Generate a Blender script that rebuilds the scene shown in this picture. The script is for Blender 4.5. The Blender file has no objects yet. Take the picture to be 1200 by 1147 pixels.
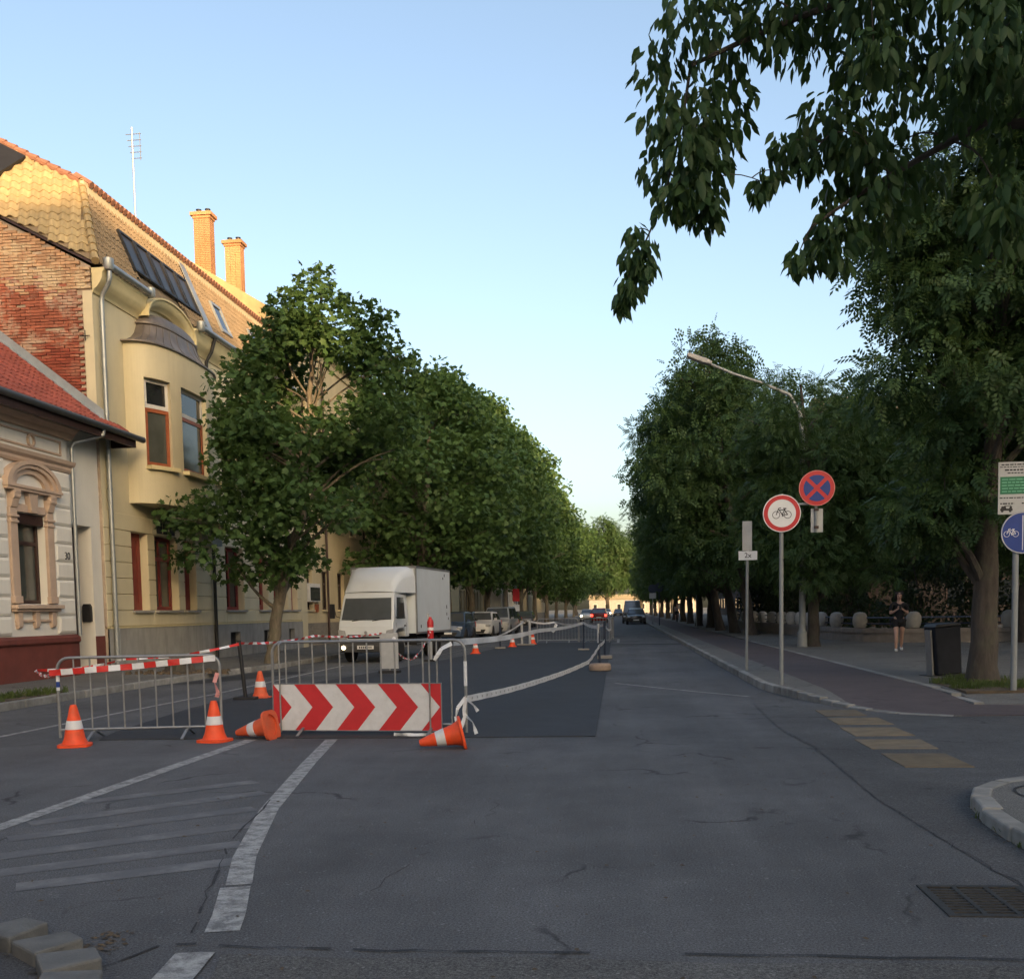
import bpy, bmesh, math, random
import numpy as np
from mathutils import Vector, Matrix

random.seed(7)
RNG = np.random.default_rng(11)
R = math.radians
scene = bpy.context.scene
COL = scene.collection

# ------------------------------------------------------------------ camera
YAW, PITCH, ROLL, CAM_H = R(-6.0919), R(-4.0266), R(1.07), 1.5
fwd = Vector((math.sin(YAW)*math.cos(PITCH), math.cos(YAW)*math.cos(PITCH), math.sin(PITCH)))
rgt = Vector((math.cos(YAW), -math.sin(YAW), 0))
upv = rgt.cross(fwd)
rg2 = math.cos(ROLL)*rgt - math.sin(ROLL)*upv
up2 = math.sin(ROLL)*rgt + math.cos(ROLL)*upv
cam_d = bpy.data.cameras.new('camera')
cam = bpy.data.objects.new('camera', cam_d)
COL.objects.link(cam)
m = Matrix((rg2, up2, -fwd)).transposed().to_4x4()
m.translation = (0, 0, CAM_H)
cam.matrix_world = m
cam_d.sensor_fit = 'HORIZONTAL'
cam_d.sensor_width = 36.0
cam_d.lens = 36.0*1202/1200
cam_d.shift_y = (800-573.5)/1200
cam_d.clip_start = 0.05
cam_d.clip_end = 6000
scene.camera = cam

# ------------------------------------------------------------------ light
SUN_AZ, SUN_EL = R(153.2), R(9.0)
world = bpy.data.worlds.new('World')
scene.world = world
world.use_nodes = True
wn = world.node_tree
sky = wn.nodes.new('ShaderNodeTexSky')
sky.sky_type = 'NISHITA'
sky.sun_disc = False
sky.sun_elevation = SUN_EL
sky.sun_rotation = SUN_AZ
sky.altitude = 100
sky.air_density = 0.8
sky.dust_density = 4.6
sky.ozone_density = 0.4
wn.links.new(sky.outputs[0], wn.nodes['Background'].inputs[0])
wn.nodes['Background'].inputs[1].default_value = 0.15
sd = bpy.data.lights.new('sun', 'SUN')
sd.energy = 2.9
sd.angle = R(0.5)
sd.color = (1.0, 0.66, 0.34)
sun = bpy.data.objects.new('sun', sd)
COL.objects.link(sun)
sdir = Vector((math.sin(SUN_AZ)*math.cos(SUN_EL), math.cos(SUN_AZ)*math.cos(SUN_EL), math.sin(SUN_EL)))
sun.rotation_euler = sdir.to_track_quat('Z', 'Y').to_euler()
sun.location = (30, -30, 40)
vs = scene.view_settings
vs.view_transform = 'Standard'
vs.look = 'None'
vs.exposure = 1.5
vs.gamma = 1.0
cyc = scene.cycles
cyc.use_adaptive_sampling = True; cyc.adaptive_threshold = 0.02
cyc.max_bounces = 4; cyc.diffuse_bounces = 2; cyc.glossy_bounces = 2; cyc.transmission_bounces = 3
vs.use_curve_mapping = False

# ------------------------------------------------------------------ helpers
def tag(o, label=None, cat=None, group=None, kind=None):
    if label: o['label'] = label
    if cat: o['category'] = cat
    if group: o['group'] = group
    if kind: o['kind'] = kind
    return o

def thing(name, label, cat, loc=(0, 0, 0), rz=0.0, group=None):
    o = bpy.data.objects.new(name, None)
    o.empty_display_size = 0.2
    o.location = loc
    o.rotation_euler = (0, 0, rz)
    COL.objects.link(o)
    return tag(o, label, cat, group)

def link(name, me, parent=None, world=False, M=None):
    o = bpy.data.objects.new(name, me)
    COL.objects.link(o)
    if M is not None: o.matrix_basis = M
    if parent is not None:
        o.parent = parent
        if world:
            p = Vector((0, 0, 0)); q = parent
            while q is not None:
                p += q.location; q = q.parent
            o.location = o.location - p
    return o

class MB:
    def __init__(s): s.v, s.f, s.m, s.sm = [], [], [], False
    def add(s, vs_, fs, m=0):
        b = len(s.v); s.v.extend([tuple(v) for v in vs_])
        for f in fs: s.f.append([b+i for i in f]); s.m.append(m)
        return s
    def box(s, x0, x1, y0, y1, z0, z1, m=0):
        return s.add([(x0,y0,z0),(x1,y0,z0),(x1,y1,z0),(x0,y1,z0),(x0,y0,z1),(x1,y0,z1),(x1,y1,z1),(x0,y1,z1)],
            [(3,2,1,0),(4,5,6,7),(0,1,5,4),(1,2,6,5),(2,3,7,6),(3,0,4,7)], m)
    def beam(s, a, b, w, h, up=(0,0,1), m=0):
        a, b = Vector(a), Vector(b); d = (b-a).normalized(); upv_ = Vector(up)
        sx = d.cross(upv_)
        if sx.length < 1e-5: sx = d.cross(Vector((1,0,0)))
        sx.normalize(); sz = sx.cross(d)
        P = []
        for p in (a, b):
            for i, j in ((-1,-1),(1,-1),(1,1),(-1,1)): P.append(p+sx*(i*w/2)+sz*(j*h/2))
        return s.add(P, [(0,1,2,3),(7,6,5,4),(0,4,5,1),(1,5,6,2),(2,6,7,3),(3,7,4,0)], m)
    def quad(s, a, b, c, d, m=0): return s.add([a,b,c,d], [(0,1,2,3)], m)
    def poly(s, pts, m=0): return s.add(pts, [tuple(range(len(pts)))], m)
    def prism(s, poly, axis, c0, c1, m=0):
        n = len(poly)
        def P(p, c):
            return {'x': (c,p[0],p[1]), 'y': (p[0],c,p[1]), 'z': (p[0],p[1],c)}[axis]
        V = [P(p,c0) for p in poly]+[P(p,c1) for p in poly]
        F = [tuple(range(n))[::-1], tuple(range(n,2*n))]+[(i,(i+1)%n,n+(i+1)%n,n+i) for i in range(n)]
        return s.add(V, F, m)
    def tube(s, pts, r, n=8, cap=True, m=0):
        pts = [Vector(p) for p in pts]; k = len(pts)
        rs = r if hasattr(r, '__len__') else [r]*k
        V = []; prev = None
        for i, p in enumerate(pts):
            d = (pts[min(i+1,k-1)]-pts[max(i-1,0)])
            if d.length < 1e-9: d = Vector((0,0,1))
            d.normalize()
            if prev is None:
                a = d.cross(Vector((0,0,1)))
                if a.length < 1e-3: a = d.cross(Vector((1,0,0)))
            else:
                a = prev - d*prev.dot(d)
            a.normalize(); prev = a; b = d.cross(a)
            for j in range(n):
                t = 2*math.pi*j/n
                V.append(p+(a*math.cos(t)+b*math.sin(t))*rs[i])
        F = [(i*n+j, i*n+(j+1)%n, (i+1)*n+(j+1)%n, (i+1)*n+j) for i in range(k-1) for j in range(n)]
        if cap: F += [tuple(range(n))[::-1], tuple((k-1)*n+j for j in range(n))]
        s.sm = True
        return s.add(V, F, m)
    def lathe(s, prof, n=24, c=(0,0,0), axis='z', m=0, a0=0.0):
        V = []; k = len(prof)
        for r, h in prof:
            for j in range(n):
                t = 2*math.pi*j/n+a0; x, y = r*math.cos(t), r*math.sin(t)
                p = {'z': (x,y,h), 'y': (x,h,-y), 'x': (h,x,y)}[axis]
                V.append((c[0]+p[0], c[1]+p[1], c[2]+p[2]))
        F = [(i*n+j, i*n+(j+1)%n, (i+1)*n+(j+1)%n, (i+1)*n+j) for i in range(k-1) for j in range(n)]
        if prof[0][0] > 1e-4: F.append(tuple(range(n))[::-1])
        if prof[-1][0] > 1e-4: F.append(tuple((k-1)*n+j for j in range(n)))
        s.sm = True
        return s.add(V, F, m)
    def mesh(s, name, mats, smooth=None, ang=38):
        me = bpy.data.meshes.new(name)
        me.from_pydata(s.v, [], s.f)
        if not isinstance(mats, (list, tuple)): mats = [mats]
        for mt in mats: me.materials.append(mt)
        if len(mats) > 1: me.polygons.foreach_set('material_index', s.m)
        bm = bmesh.new(); bm.from_mesh(me); bmesh.ops.recalc_face_normals(bm, faces=bm.faces); bm.to_mesh(me); bm.free()
        if s.sm if smooth is None else smooth:
            me.shade_smooth(); me.set_sharp_from_angle(angle=R(ang))
        me.update()
        return me
    def build(s, name, mats, parent=None, world=True, bevel=0, smooth=None, M=None):
        o = link(name, s.mesh(name, mats, smooth), parent, world, M)
        if bevel:
            b = o.modifiers.new('bevel', 'BEVEL'); b.width = bevel; b.segments = 2; b.limit_method = 'ANGLE'; b.angle_limit = R(40)
        return o

def dup(root, loc, rz=None, label=None, group=None, parent=None, scale=None):
    r = root.copy(); COL.objects.link(r); r.parent = parent
    if loc is not None: r.location = loc
    if rz is not None: r.rotation_euler = (0, 0, rz)
    if scale is not None: r.scale = (scale, scale, scale)
    if label: r['label'] = label
    if group: r['group'] = group
    for ch in list(root.children): dup(ch, None, None, None, None, r)
    return r

# ------------------------------------------------------------------ materials
def _mat(name):
    mt = bpy.data.materials.new(name); mt.use_nodes = True
    nt = mt.node_tree; b = nt.nodes['Principled BSDF']
    return mt, nt, b
def _n(nt, typ, **kw):
    n = nt.nodes.new(typ)
    for k, v in kw.items(): setattr(n, k, v)
    return n
def _noise(nt, vec, scale, detail=5, rough=.6, dist=0):
    n = _n(nt, 'ShaderNodeTexNoise'); n.inputs['Scale'].default_value = scale
    n.inputs['Detail'].default_value = detail; n.inputs['Roughness'].default_value = rough; n.inputs['Distortion'].default_value = dist
    nt.links.new(vec, n.inputs['Vector']); return n.outputs['Fac']
def _ramp(nt, fac, p0, p1, c0=0.0, c1=1.0):
    r = _n(nt, 'ShaderNodeMapRange'); r.inputs[1].default_value = p0; r.inputs[2].default_value = p1
    r.inputs[3].default_value = c0; r.inputs[4].default_value = c1
    nt.links.new(fac, r.inputs[0]); return r.outputs[0]
def _mix(nt, fac, a, b, blend='MIX'):
    n = _n(nt, 'ShaderNodeMix', data_type='RGBA', blend_type=blend)
    for sock, v in ((n.inputs[0], fac), (n.inputs[6], a), (n.inputs[7], b)):
        if hasattr(v, 'links'): nt.links.new(v, sock)
        elif isinstance(v, (int, float)): sock.default_value = v
        else: sock.default_value = (*v[:3], 1)
    return n.outputs[2]
def _math(nt, op, a, b=0.0):
    n = _n(nt, 'ShaderNodeMath', operation=op)
    for sock, v in ((n.inputs[0], a), (n.inputs[1], b)):
        if hasattr(v, 'links'): nt.links.new(v, sock)
        else: sock.default_value = v
    return n.outputs[0]
def _pos(nt): return _n(nt, 'ShaderNodeNewGeometry').outputs['Position']
def _bump(nt, b, h, strength, dist=.01):
    n = _n(nt, 'ShaderNodeBump'); n.inputs['Strength'].default_value = strength; n.inputs['Distance'].default_value = dist
    nt.links.new(h, n.inputs['Height']); nt.links.new(n.outputs[0], b.inputs['Normal'])

def mat(name, col, rough=.7, var=.15, sc=3.0, bump=0.0, bsc=60, metal=0.0, spec=.4, grime=0.0, gcol=(.05,.045,.04), gsc=1.2, streak=False, objrand=0.0, dist=.01):
    mt, nt, b = _mat(name)
    p = _pos(nt)
    f = _noise(nt, p, sc, 6)
    c = _mix(nt, _ramp(nt, f, .25, .75), tuple(x*(1-var) for x in col), tuple(min(1, x*(1+var)) for x in col))
    if grime:
        pv = p
        if streak:
            mp = _n(nt, 'ShaderNodeMapping'); mp.inputs['Scale'].default_value = (1.6, 1.6, .22); nt.links.new(p, mp.inputs[0]); pv = mp.outputs[0]
        g = _noise(nt, pv, gsc, 8, .68)
        c = _mix(nt, _ramp(nt, g, .48, .78, 0, grime), c, gcol)
    if objrand:
        oi = _n(nt, 'ShaderNodeObjectInfo')
        hs = _n(nt, 'ShaderNodeHueSaturation')
        nt.links.new(_ramp(nt, oi.outputs['Random'], 0, 1, 1-objrand, 1+objrand), hs.inputs['Value'])
        nt.links.new(c, hs.inputs['Color']); c = hs.outputs[0]
    nt.links.new(c, b.inputs['Base Color'])
    b.inputs['Roughness'].default_value = rough; b.inputs['Metallic'].default_value = metal
    b.inputs['Specular IOR Level'].default_value = spec
    if bump: _bump(nt, b, _noise(nt, p, bsc, 6, .65), bump, dist)
    return mt

def asphalt(name, col, crack=.7, patch=.42, speck=.7, bump=.8, rough=.82, crack_sc=.42, stripe=0.0):
    mt, nt, b = _mat(name)
    p = _pos(nt)
    big = _noise(nt, p, .35, 5, .6)
    mid = _noise(nt, p, 2.2, 7, .7)
    fine = _noise(nt, p, 85, 3, .75)
    fine2 = _noise(nt, p, 260, 2, .7)
    c = _mix(nt, _ramp(nt, big, .3, .7), tuple(x*(1-patch) for x in col), tuple(x*(1+patch) for x in col))
    c = _mix(nt, _ramp(nt, mid, .35, .8, 0, .7), c, tuple(x*.6 for x in col))
    if stripe:   # wear drawn out along the driving direction
        mp = _n(nt, 'ShaderNodeMapping'); mp.inputs['Scale'].default_value = (1.5, .10, 1); nt.links.new(p, mp.inputs[0])
        st = _noise(nt, mp.outputs[0], 1.0, 4)
        c = _mix(nt, _ramp(nt, st, .4, .7, 0, stripe), c, tuple(x*1.7 for x in col))
    def gray(v):
        cc = _n(nt, 'ShaderNodeCombineColor')
        for i in range(3): nt.links.new(v, cc.inputs[i])
        return cc.outputs[0]
    c = _mix(nt, 1.0, c, gray(_ramp(nt, fine, .3, .7, 1-speck, 1+speck)), 'MULTIPLY')
    c = _mix(nt, 1.0, c, gray(_ramp(nt, fine2, .3, .7, 1-speck*.8, 1+speck*.8)), 'MULTIPLY')
    pit = _n(nt, 'ShaderNodeTexVoronoi'); pit.inputs['Scale'].default_value = 30; nt.links.new(p, pit.inputs['Vector'])
    c = _mix(nt, _math(nt, 'MULTIPLY', _ramp(nt, pit.outputs['Distance'], .12, .26, 1, 0), _ramp(nt, _noise(nt, p, 6, 3), .5, .62, 0, speck)), c, tuple(x*2.4 for x in col))
    h = fine
    if crack:
        w = _n(nt, 'ShaderNodeVectorMath', operation='ADD')
        dn = _n(nt, 'ShaderNodeTexNoise'); dn.inputs['Scale'].default_value = 1.3; dn.inputs['Detail'].default_value = 6
        nt.links.new(p, dn.inputs['Vector'])
        sc_ = _n(nt, 'ShaderNodeVectorMath', operation='SCALE'); sc_.inputs['Scale'].default_value = 1.1
        nt.links.new(dn.outputs['Color'], sc_.inputs[0]); nt.links.new(p, w.inputs[0]); nt.links.new(sc_.outputs[0], w.inputs[1])
        v = _n(nt, 'ShaderNodeTexVoronoi', feature='DISTANCE_TO_EDGE'); v.inputs['Scale'].default_value = crack_sc
        nt.links.new(w.outputs[0], v.inputs['Vector'])
        line = _ramp(nt, v.outputs['Distance'], .003, .014, 1, 0)
        msk = _ramp(nt, _noise(nt, p, .8, 3), .5, .6)
        cf = _math(nt, 'MULTIPLY', _math(nt, 'MULTIPLY', line, msk), crack)
        c = _mix(nt, cf, c, (.008, .008, .008))
    nt.links.new(c, b.inputs['Base Color'])
    b.inputs['Roughness'].default_value = rough
    b.inputs['Specular IOR Level'].default_value = .35
    _bump(nt, b, h, bump, .008)
    return mt

def worn_paint(name, col, under, wear=.5, sc=9):
    mt, nt, b = _mat(name); p = _pos(nt)
    f = _noise(nt, p, sc, 8, .75); f2 = _noise(nt, p, 120, 3, .7)
    w = _ramp(nt, _math(nt, 'ADD', f, _math(nt, 'MULTIPLY', f2, .35)), wear, wear+.22)
    c = _mix(nt, w, col, under)
    nt.links.new(c, b.inputs['Base Color']); b.inputs['Roughness'].default_value = .75
    _bump(nt, b, f2, .35, .006)
    return mt

def leafmat(name, c0, c1, trans=.35, rough=.55, hue_noise=.5):
    mt, nt, b = _mat(name)
    g = _n(nt, 'ShaderNodeNewGeometry')
    f = _noise(nt, g.outputs['Position'], .7, 3)
    k = _math(nt, 'ADD', _math(nt, 'MULTIPLY', g.outputs['Random Per Island'], 1-hue_noise), _math(nt, 'MULTIPLY', f, hue_noise))
    c = _mix(nt, k, c0, c1)
    nt.links.new(c, b.inputs['Base Color']); b.inputs['Roughness'].default_value = rough; b.inputs['Specular IOR Level'].default_value = .3
    t = _n(nt, 'ShaderNodeBsdfTranslucent'); nt.links.new(_mix(nt, .35, c, (.16, .20, .02)), t.inputs[0])
    mx = _n(nt, 'ShaderNodeMixShader'); mx.inputs[0].default_value = trans
    nt.links.new(b.outputs[0], mx.inputs[1]); nt.links.new(t.outputs[0], mx.inputs[2])
    nt.links.new(mx.outputs[0], nt.nodes['Material Output'].inputs[0])
    return mt

def barkmat(name, col):
    mt, nt, b = _mat(name); p = _pos(nt)
    mp = _n(nt, 'ShaderNodeMapping'); mp.inputs['Scale'].default_value = (1, 1, .22); nt.links.new(p, mp.inputs[0])
    f = _noise(nt, mp.outputs[0], 14, 7, .7, .6); g = _noise(nt, p, 3, 4)
    c = _mix(nt, _ramp(nt, f, .3, .7), tuple(x*.5 for x in col), tuple(x*1.25 for x in col))
    c = _mix(nt, _ramp(nt, g, .5, .75, 0, .5), c, (.09, .10, .06))
    nt.links.new(c, b.inputs['Base Color']); b.inputs['Roughness'].default_value = .95
    _bump(nt, b, f, .9, .03)
    return mt

def emit(name, col, s):
    mt, nt, b = _mat(name); b.inputs['Emission Color'].default_value = (*col, 1); b.inputs['Emission Strength'].default_value = s
    b.inputs['Base Color'].default_value = (*col, 1); return mt

K = {}
K['asph'] = asphalt('old_asphalt', (.098, .099, .104), stripe=.3)
K['asphR'] = asphalt('side_asphalt', (.094, .094, .097), crack=.6)
K['asphN'] = asphalt('new_asphalt', (.042, .045, .052), crack=0, patch=.12, speck=.3, bump=.4)
K['asphC'] = asphalt('coarse_asphalt', (.11, .108, .105), crack=.5, speck=.8, bump=1.0, crack_sc=.9)
K['seam'] = asphalt('bitumen_seam', (.036, .036, .039), crack=0, bump=.3)
K['walk'] = asphalt('walk_asphalt', (.16, .155, .145), crack=.6, patch=.2)
K['cycle'] = asphalt('reddish_asphalt', (.105, .085, .088), crack=.3, patch=.15, speck=.25)
K['kerb'] = mat('kerb_concrete', (.26, .255, .24), .85, .25, 6, .5, 90, grime=.6, objrand=.18)
K['slab'] = mat('tactile_slab', (.175, .135, .085), .85, .3, 5, .5, 90, grime=.9, objrand=.2, gcol=(.12,.11,.1))
K['line'] = worn_paint('road_paint', (.40, .40, .39), (.14, .14, .14), .56)
K['faint'] = worn_paint('faded_paint', (.19, .19, .19), (.105, .106, .112), .50, 3)
K['earth'] = mat('earth', (.10, .075, .05), .95, .4, 6, .9, 40)
K['ground'] = mat('ground', (.11, .105, .09), .95, .25, .3, .3, 20)
K['grass'] = leafmat('grass_blades', (.05, .085, .02), (.10, .13, .035), .3)
K['white'] = mat('white_plaster', (.76, .73, .66), .85, .05, 1.5, .12, 60, grime=.25, gcol=(.46,.42,.36), streak=True)
K['beige'] = mat('beige_stucco', (.55, .41, .31), .85, .1, 3, .2, 80, grime=.35, gcol=(.28,.2,.15))
K['redbase'] = mat('dark_red_base', (.16, .045, .035), .7, .2, 3, .2, 60, grime=.4, gcol=(.09,.045,.04))
K['yellow'] = mat('yellow_plaster', (.63, .555, .375), .85, .06, 1.2, .12, 70, grime=.33, gcol=(.42,.36,.24), streak=True)
K['yellow2'] = mat('yellow_trim', (.68, .58, .33), .8, .08, 2, .1, 60, grime=.3, gcol=(.35,.28,.14))
K['cream'] = mat('cream_plaster', (.56, .47, .30), .85, .08, 1.2, .15, 70, grime=.4, gcol=(.36,.3,.2), streak=True)
K['greyplinth'] = mat('grey_render', (.33, .32, .295), .9, .15, 2, .35, 40, grime=.75, gcol=(.15,.145,.13), gsc=1.6, streak=True)
K['stone'] = mat('mottled_stone', (.25, .225, .19), .9, .4, 14, .5, 30, grime=.5)
K['brick'] = None
K['mortar'] = mat('lime_mortar', (.42, .34, .26), .95, .25, 5, .6, 50, grime=.4, gcol=(.25,.16,.11))
K['tile_o'] = mat('ochre_tile', (.40, .30, .155), .85, .15, 2.5, .3, 50, objrand=.16, grime=.3, gcol=(.2,.15,.09))
K['tile_b'] = mat('brown_tile', (.23, .17, .105), .85, .2, 2.5, .3, 50, objrand=.15, grime=.5, gcol=(.09,.075,.06))
K['tile_v'] = mat('brown_red_tile', (.27, .13, .085), .8, .2, 3, .25, 50, objrand=.2, grime=.3, gcol=(.15,.09,.06))
K['tile_r'] = mat('red_tile', (.30, .075, .05), .7, .2, 3, .25, 50, objrand=.2, grime=.3, gcol=(.15,.05,.04))
K['zinc'] = mat('zinc', (.36, .38, .385), .42, .15, 4, .1, 30, metal=.55, grime=.4, gcol=(.2,.21,.21))
K['lead'] = mat('lead_sheet', (.19, .16, .14), .5, .25, 3, .2, 20, metal=.35, grime=.6, gcol=(.33,.29,.25), streak=True)
K['darkwood'] = mat('dark_brown_wood', (.045, .022, .018), .5, .3, 8, .1, 60)
K['redwood'] = mat('red_painted_wood', (.22, .035, .028), .5, .2, 6, .1, 60)
K['orangewood'] = mat('varnished_wood', (.33, .10, .045), .45, .2, 6, .1, 60)
K['whitewood'] = mat('white_wood', (.68, .66, .62), .5, .08, 6, .1, 60)
K['curtain'] = mat('net_curtain', (.38, .38, .34), .9, .2, 12, 0)
K['chimney'] = None
def glassmat(name, col=(.02, .022, .025), rough=.06):
    mt, nt, b = _mat(name); p = _pos(nt)
    c = _mix(nt, _noise(nt, p, 1.1, 3), tuple(x*.5 for x in col), tuple(x*1.6 for x in col))
    nt.links.new(c, b.inputs['Base Color']); b.inputs['Roughness'].default_value = rough; b.inputs['Specular IOR Level'].default_value = .7
    _bump(nt, b, _noise(nt, p, 1.3, 2), .05, .02)
    return mt
def _mirror(mt, m): mt.node_tree.nodes['Principled BSDF'].inputs['Metallic'].default_value = m; return mt
K['glass'] = glassmat('window_glass')
K['glassg'] = glassmat('window_glass_curtained', (.075, .08, .07))
K['skyglass'] = glassmat('roof_window_glass', (.035, .03, .028), .35)
K['skyglass'].node_tree.nodes['Principled BSDF'].inputs['Specular IOR Level'].default_value = .25
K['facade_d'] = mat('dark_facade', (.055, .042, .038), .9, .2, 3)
K['island'] = mat('island_stone', (.15, .15, .145), .9, .25, 6, .6, 90, grime=.6)
K['carglass'] = _mirror(glassmat('car_glass', (.16, .18, .20), .03), .55)
K['galv'] = mat('galvanised_steel', (.30, .305, .31), .45, .15, 12, .1, 80, metal=.6, grime=.3, gcol=(.2,.19,.18))
K['pole'] = mat('grey_pole_paint', (.27, .285, .29), .5, .12, 5, .1, 60, metal=.3, grime=.35, gcol=(.15,.14,.13))
K['black'] = mat('black_plastic', (.018, .018, .02), .55, .25, 6)
K['darkblue'] = mat('dark_blue_paint', (.02, .03, .055), .5, .2, 6)
K['orange'] = mat('cone_orange', (.85, .085, .02), .5, .12, 9, .1, 60, grime=.5, gcol=(.42,.09,.04), gsc=7)
K['orangef'] = mat('cone_faded_orange', (.70, .11, .04), .6, .12, 9, .1, 60, grime=.5, gcol=(.42,.15,.08), gsc=7)
K['cwhite'] = mat('reflective_white', (.66, .66, .67), .45, .08, 10, grime=.3, gcol=(.4,.38,.36), gsc=9)
K['signred'] = mat('sign_red', (.55, .03, .035), .42, .08, 9, grime=.25, gcol=(.36,.05,.05), gsc=6)
K['signwhite'] = mat('sign_white', (.74, .75, .76), .4, .05, 9)
K['signblue'] = mat('sign_blue', (.012, .045, .24), .4, .08, 9)
K['signgreen'] = mat('sign_green', (.01, .15, .07), .4, .1, 9)
K['signgrey'] = mat('sign_back_grey', (.42, .43, .44), .5, .1, 7, metal=.3)
K['ink'] = mat('black_ink', (.012, .012, .016), .5, .05)
K['taper'] = mat('tape_red', (.60, .035, .03), .4, .1, 9)
K['tapew'] = mat('tape_white', (.72, .73, .75), .4, .1, 9)
K['truckwhite'] = mat('truck_white', (.62, .66, .70), .32, .04, 2, spec=.5, grime=.2, gcol=(.45,.45,.43))
K['boxwhite'] = mat('box_white', (.60, .65, .69), .5, .05, 2, grime=.25, gcol=(.45,.45,.44), streak=True)
K['tyre'] = mat('tyre', (.018, .018, .018), .85, .2, 10)
K['rim'] = mat('rim', (.34, .35, .36), .35, .1, 9, metal=.7)
K['plate'] = mat('number_plate', (.68, .68, .66), .4, .05)
K['lens'] = mat('lamp_lens', (.5, .52, .54), .15, .2, 20, metal=.4)
K['lamplit'] = emit('lit_headlamp', (1, .82, .5), 6)
K['taillit'] = emit('lit_tail_lamp', (1, .05, .03), 2)
K['concrete'] = mat('concrete', (.30, .28, .25), .9, .2, 6, .5, 60, grime=.5, gcol=(.16,.15,.13))
K['wallstone'] = mat('park_wall_stone', (.27, .24, .22), .9, .2, 4, .4, 40, grime=.5, gcol=(.15,.13,.12))
K['drum'] = mat('pale_stone', (.40, .385, .36), .9, .15, 6, .3, 50, grime=.4, gcol=(.22,.21,.19))
K['bark'] = barkmat('bark', (.075, .062, .052))
K['barkp'] = barkmat('plane_bark', (.16, .135, .10))
K['leafp'] = leafmat('plane_leaf', (.034, .085, .024), (.098, .165, .052))
K['leafs'] = leafmat('locust_leaf', (.026, .064, .024), (.075, .130, .042))
K['leafo'] = leafmat('hackberry_leaf', (.018, .050, .020), (.052, .105, .034), .35)
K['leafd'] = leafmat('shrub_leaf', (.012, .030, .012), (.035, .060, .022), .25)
K['skin'] = mat('skin', (.45, .27, .20), .6, .06, 8)
K['cloth'] = mat('black_cloth', (.014, .014, .016), .9, .2, 20)
K['hair'] = mat('dark_hair', (.025, .016, .012), .6, .3, 40)
K['shoe'] = mat('white_shoe', (.70, .70, .68), .6, .1, 20)

def brickmat(name, base, plaster, amt):
    mt, nt, b = _mat(name); p = _pos(nt)
    oi = _n(nt, 'ShaderNodeObjectInfo')
    f = _noise(nt, p, 9, 6, .7)
    c = _mix(nt, oi.outputs['Random'], tuple(x*.72 for x in base), tuple(x*1.25 for x in base))
    c = _mix(nt, _ramp(nt, f, .35, .75, 0, .6), c, tuple(x*.6 for x in base))
    big = _noise(nt, p, .75, 5, .7); 
    c = _mix(nt, _ramp(nt, _math(nt, 'ADD', big, _math(nt, 'MULTIPLY', f, .25)), .62, .72, 0, amt), c, plaster)
    nt.links.new(c, b.inputs['Base Color']); b.inputs['Roughness'].default_value = .92
    _bump(nt, b, f, .7, .015)
    return mt
K['brick'] = brickmat('old_red_brick', (.36, .115, .065), (.48, .36, .26), .8)
K['brick2'] = brickmat('new_red_brick', (.30, .07, .04), (.42, .24, .16), .35)
K['brick3'] = brickmat('sunlit_limewash_brick', (.50, .30, .17), (.60, .47, .30), .9)  # limewash made paler: sunlight on the upper gable put into the colour
K['chimney'] = brickmat('chimney_brick', (.52, .26, .12), (.52, .30, .17), .3)

# ================================================================== GROUND
def sheet(name, pts, z, material, kind='structure', parent=None):
    b = MB(); b.poly([(x, y, z) for x, y in pts]); o = b.build(name, material, parent)
    if parent is None: tag(o, kind=kind)
    return o
def struct(o): return tag(o, kind='structure')

g = MB(); g.quad((-2500,-600,-.30),(2500,-600,-.30),(2500,4000,-.30),(-2500,4000,-.30)); struct(g.build('ground', K['ground']))
g = MB()
HX0, HX1, HY0, HY1 = 1.57, 2.06, 5.03, 5.55      # drain opening
g.quad((-11.5,-40,0),(60,-40,0),(60,HY0,0),(-11.5,HY0,0)); g.quad((-11.5,HY1,0),(60,HY1,0),(60,14.6,0),(-11.5,14.6,0)); g.quad((-11.5,HY0,0),(HX0,HY0,0),(HX0,HY1,0),(-11.5,HY1,0)); g.quad((HX1,HY0,0),(60,HY0,0),(60,HY1,0),(HX1,HY1,0))
g.quad((-11.5,14.6,0),(3.6,14.6,0),(3.6,400,0),(-11.5,400,0))
road = struct(g.build('road', K['asph']))
# lighter, rougher strip along the right edge, with a ragged seam
seam_x = [(4.4,2.2),(6,2.05),(8,1.95),(9.5,1.98),(11,2.02),(12.4,1.92),(14,1.95),(15.6,2.0),(17.2,2.12)]
pts = [(x, y) for y, x in seam_x]
sheet('road_edge_strip', pts+[(2.6,18.8),(2.9,16.3),(3.35,14.8),(60,14.8),(60,4.3),(2.6,4.3)], .004, K['asphR'])
# freshly laid carriageway
PATCH = [(-6.4,11.95),(-4.5,12.05),(-2.2,12.0),(-.31,12.06),(-.33,20),(-.37,32),(-.42,46.2),(-3.3,47),(-4.8,43.3),(-5.15,37),(-5.4,32.5),(-6.0,27),(-6.6,22.3),(-7.1,19.2),(-7.0,16),(-6.62,12.8)]
b = MB(); b.prism(PATCH, 'z', -.01, .012); struct(b.build('new_asphalt_patch', K['asphN']))
sheet('trench_patch', [(-9.9,21.8),(-9.3,22.0),(-8.15,25.2),(-8.2,26.3),(-9.5,26.2)], .005, K['asphN'])
sheet('transverse_seam', [(-.40,42.6),(2.46,42.3),(2.46,43.3),(-.40,43.5)], .008, K['seam'])
sheet('coarse_asphalt', [(-1.78,4.30),(-1.2,4.27),(-.4,4.33),(.4,4.29),(1.2,4.33),(2.0,4.30),(2.0,-8),(-1.2,-8),(-1.5,3.2)], .006, K['asphC'])
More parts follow.
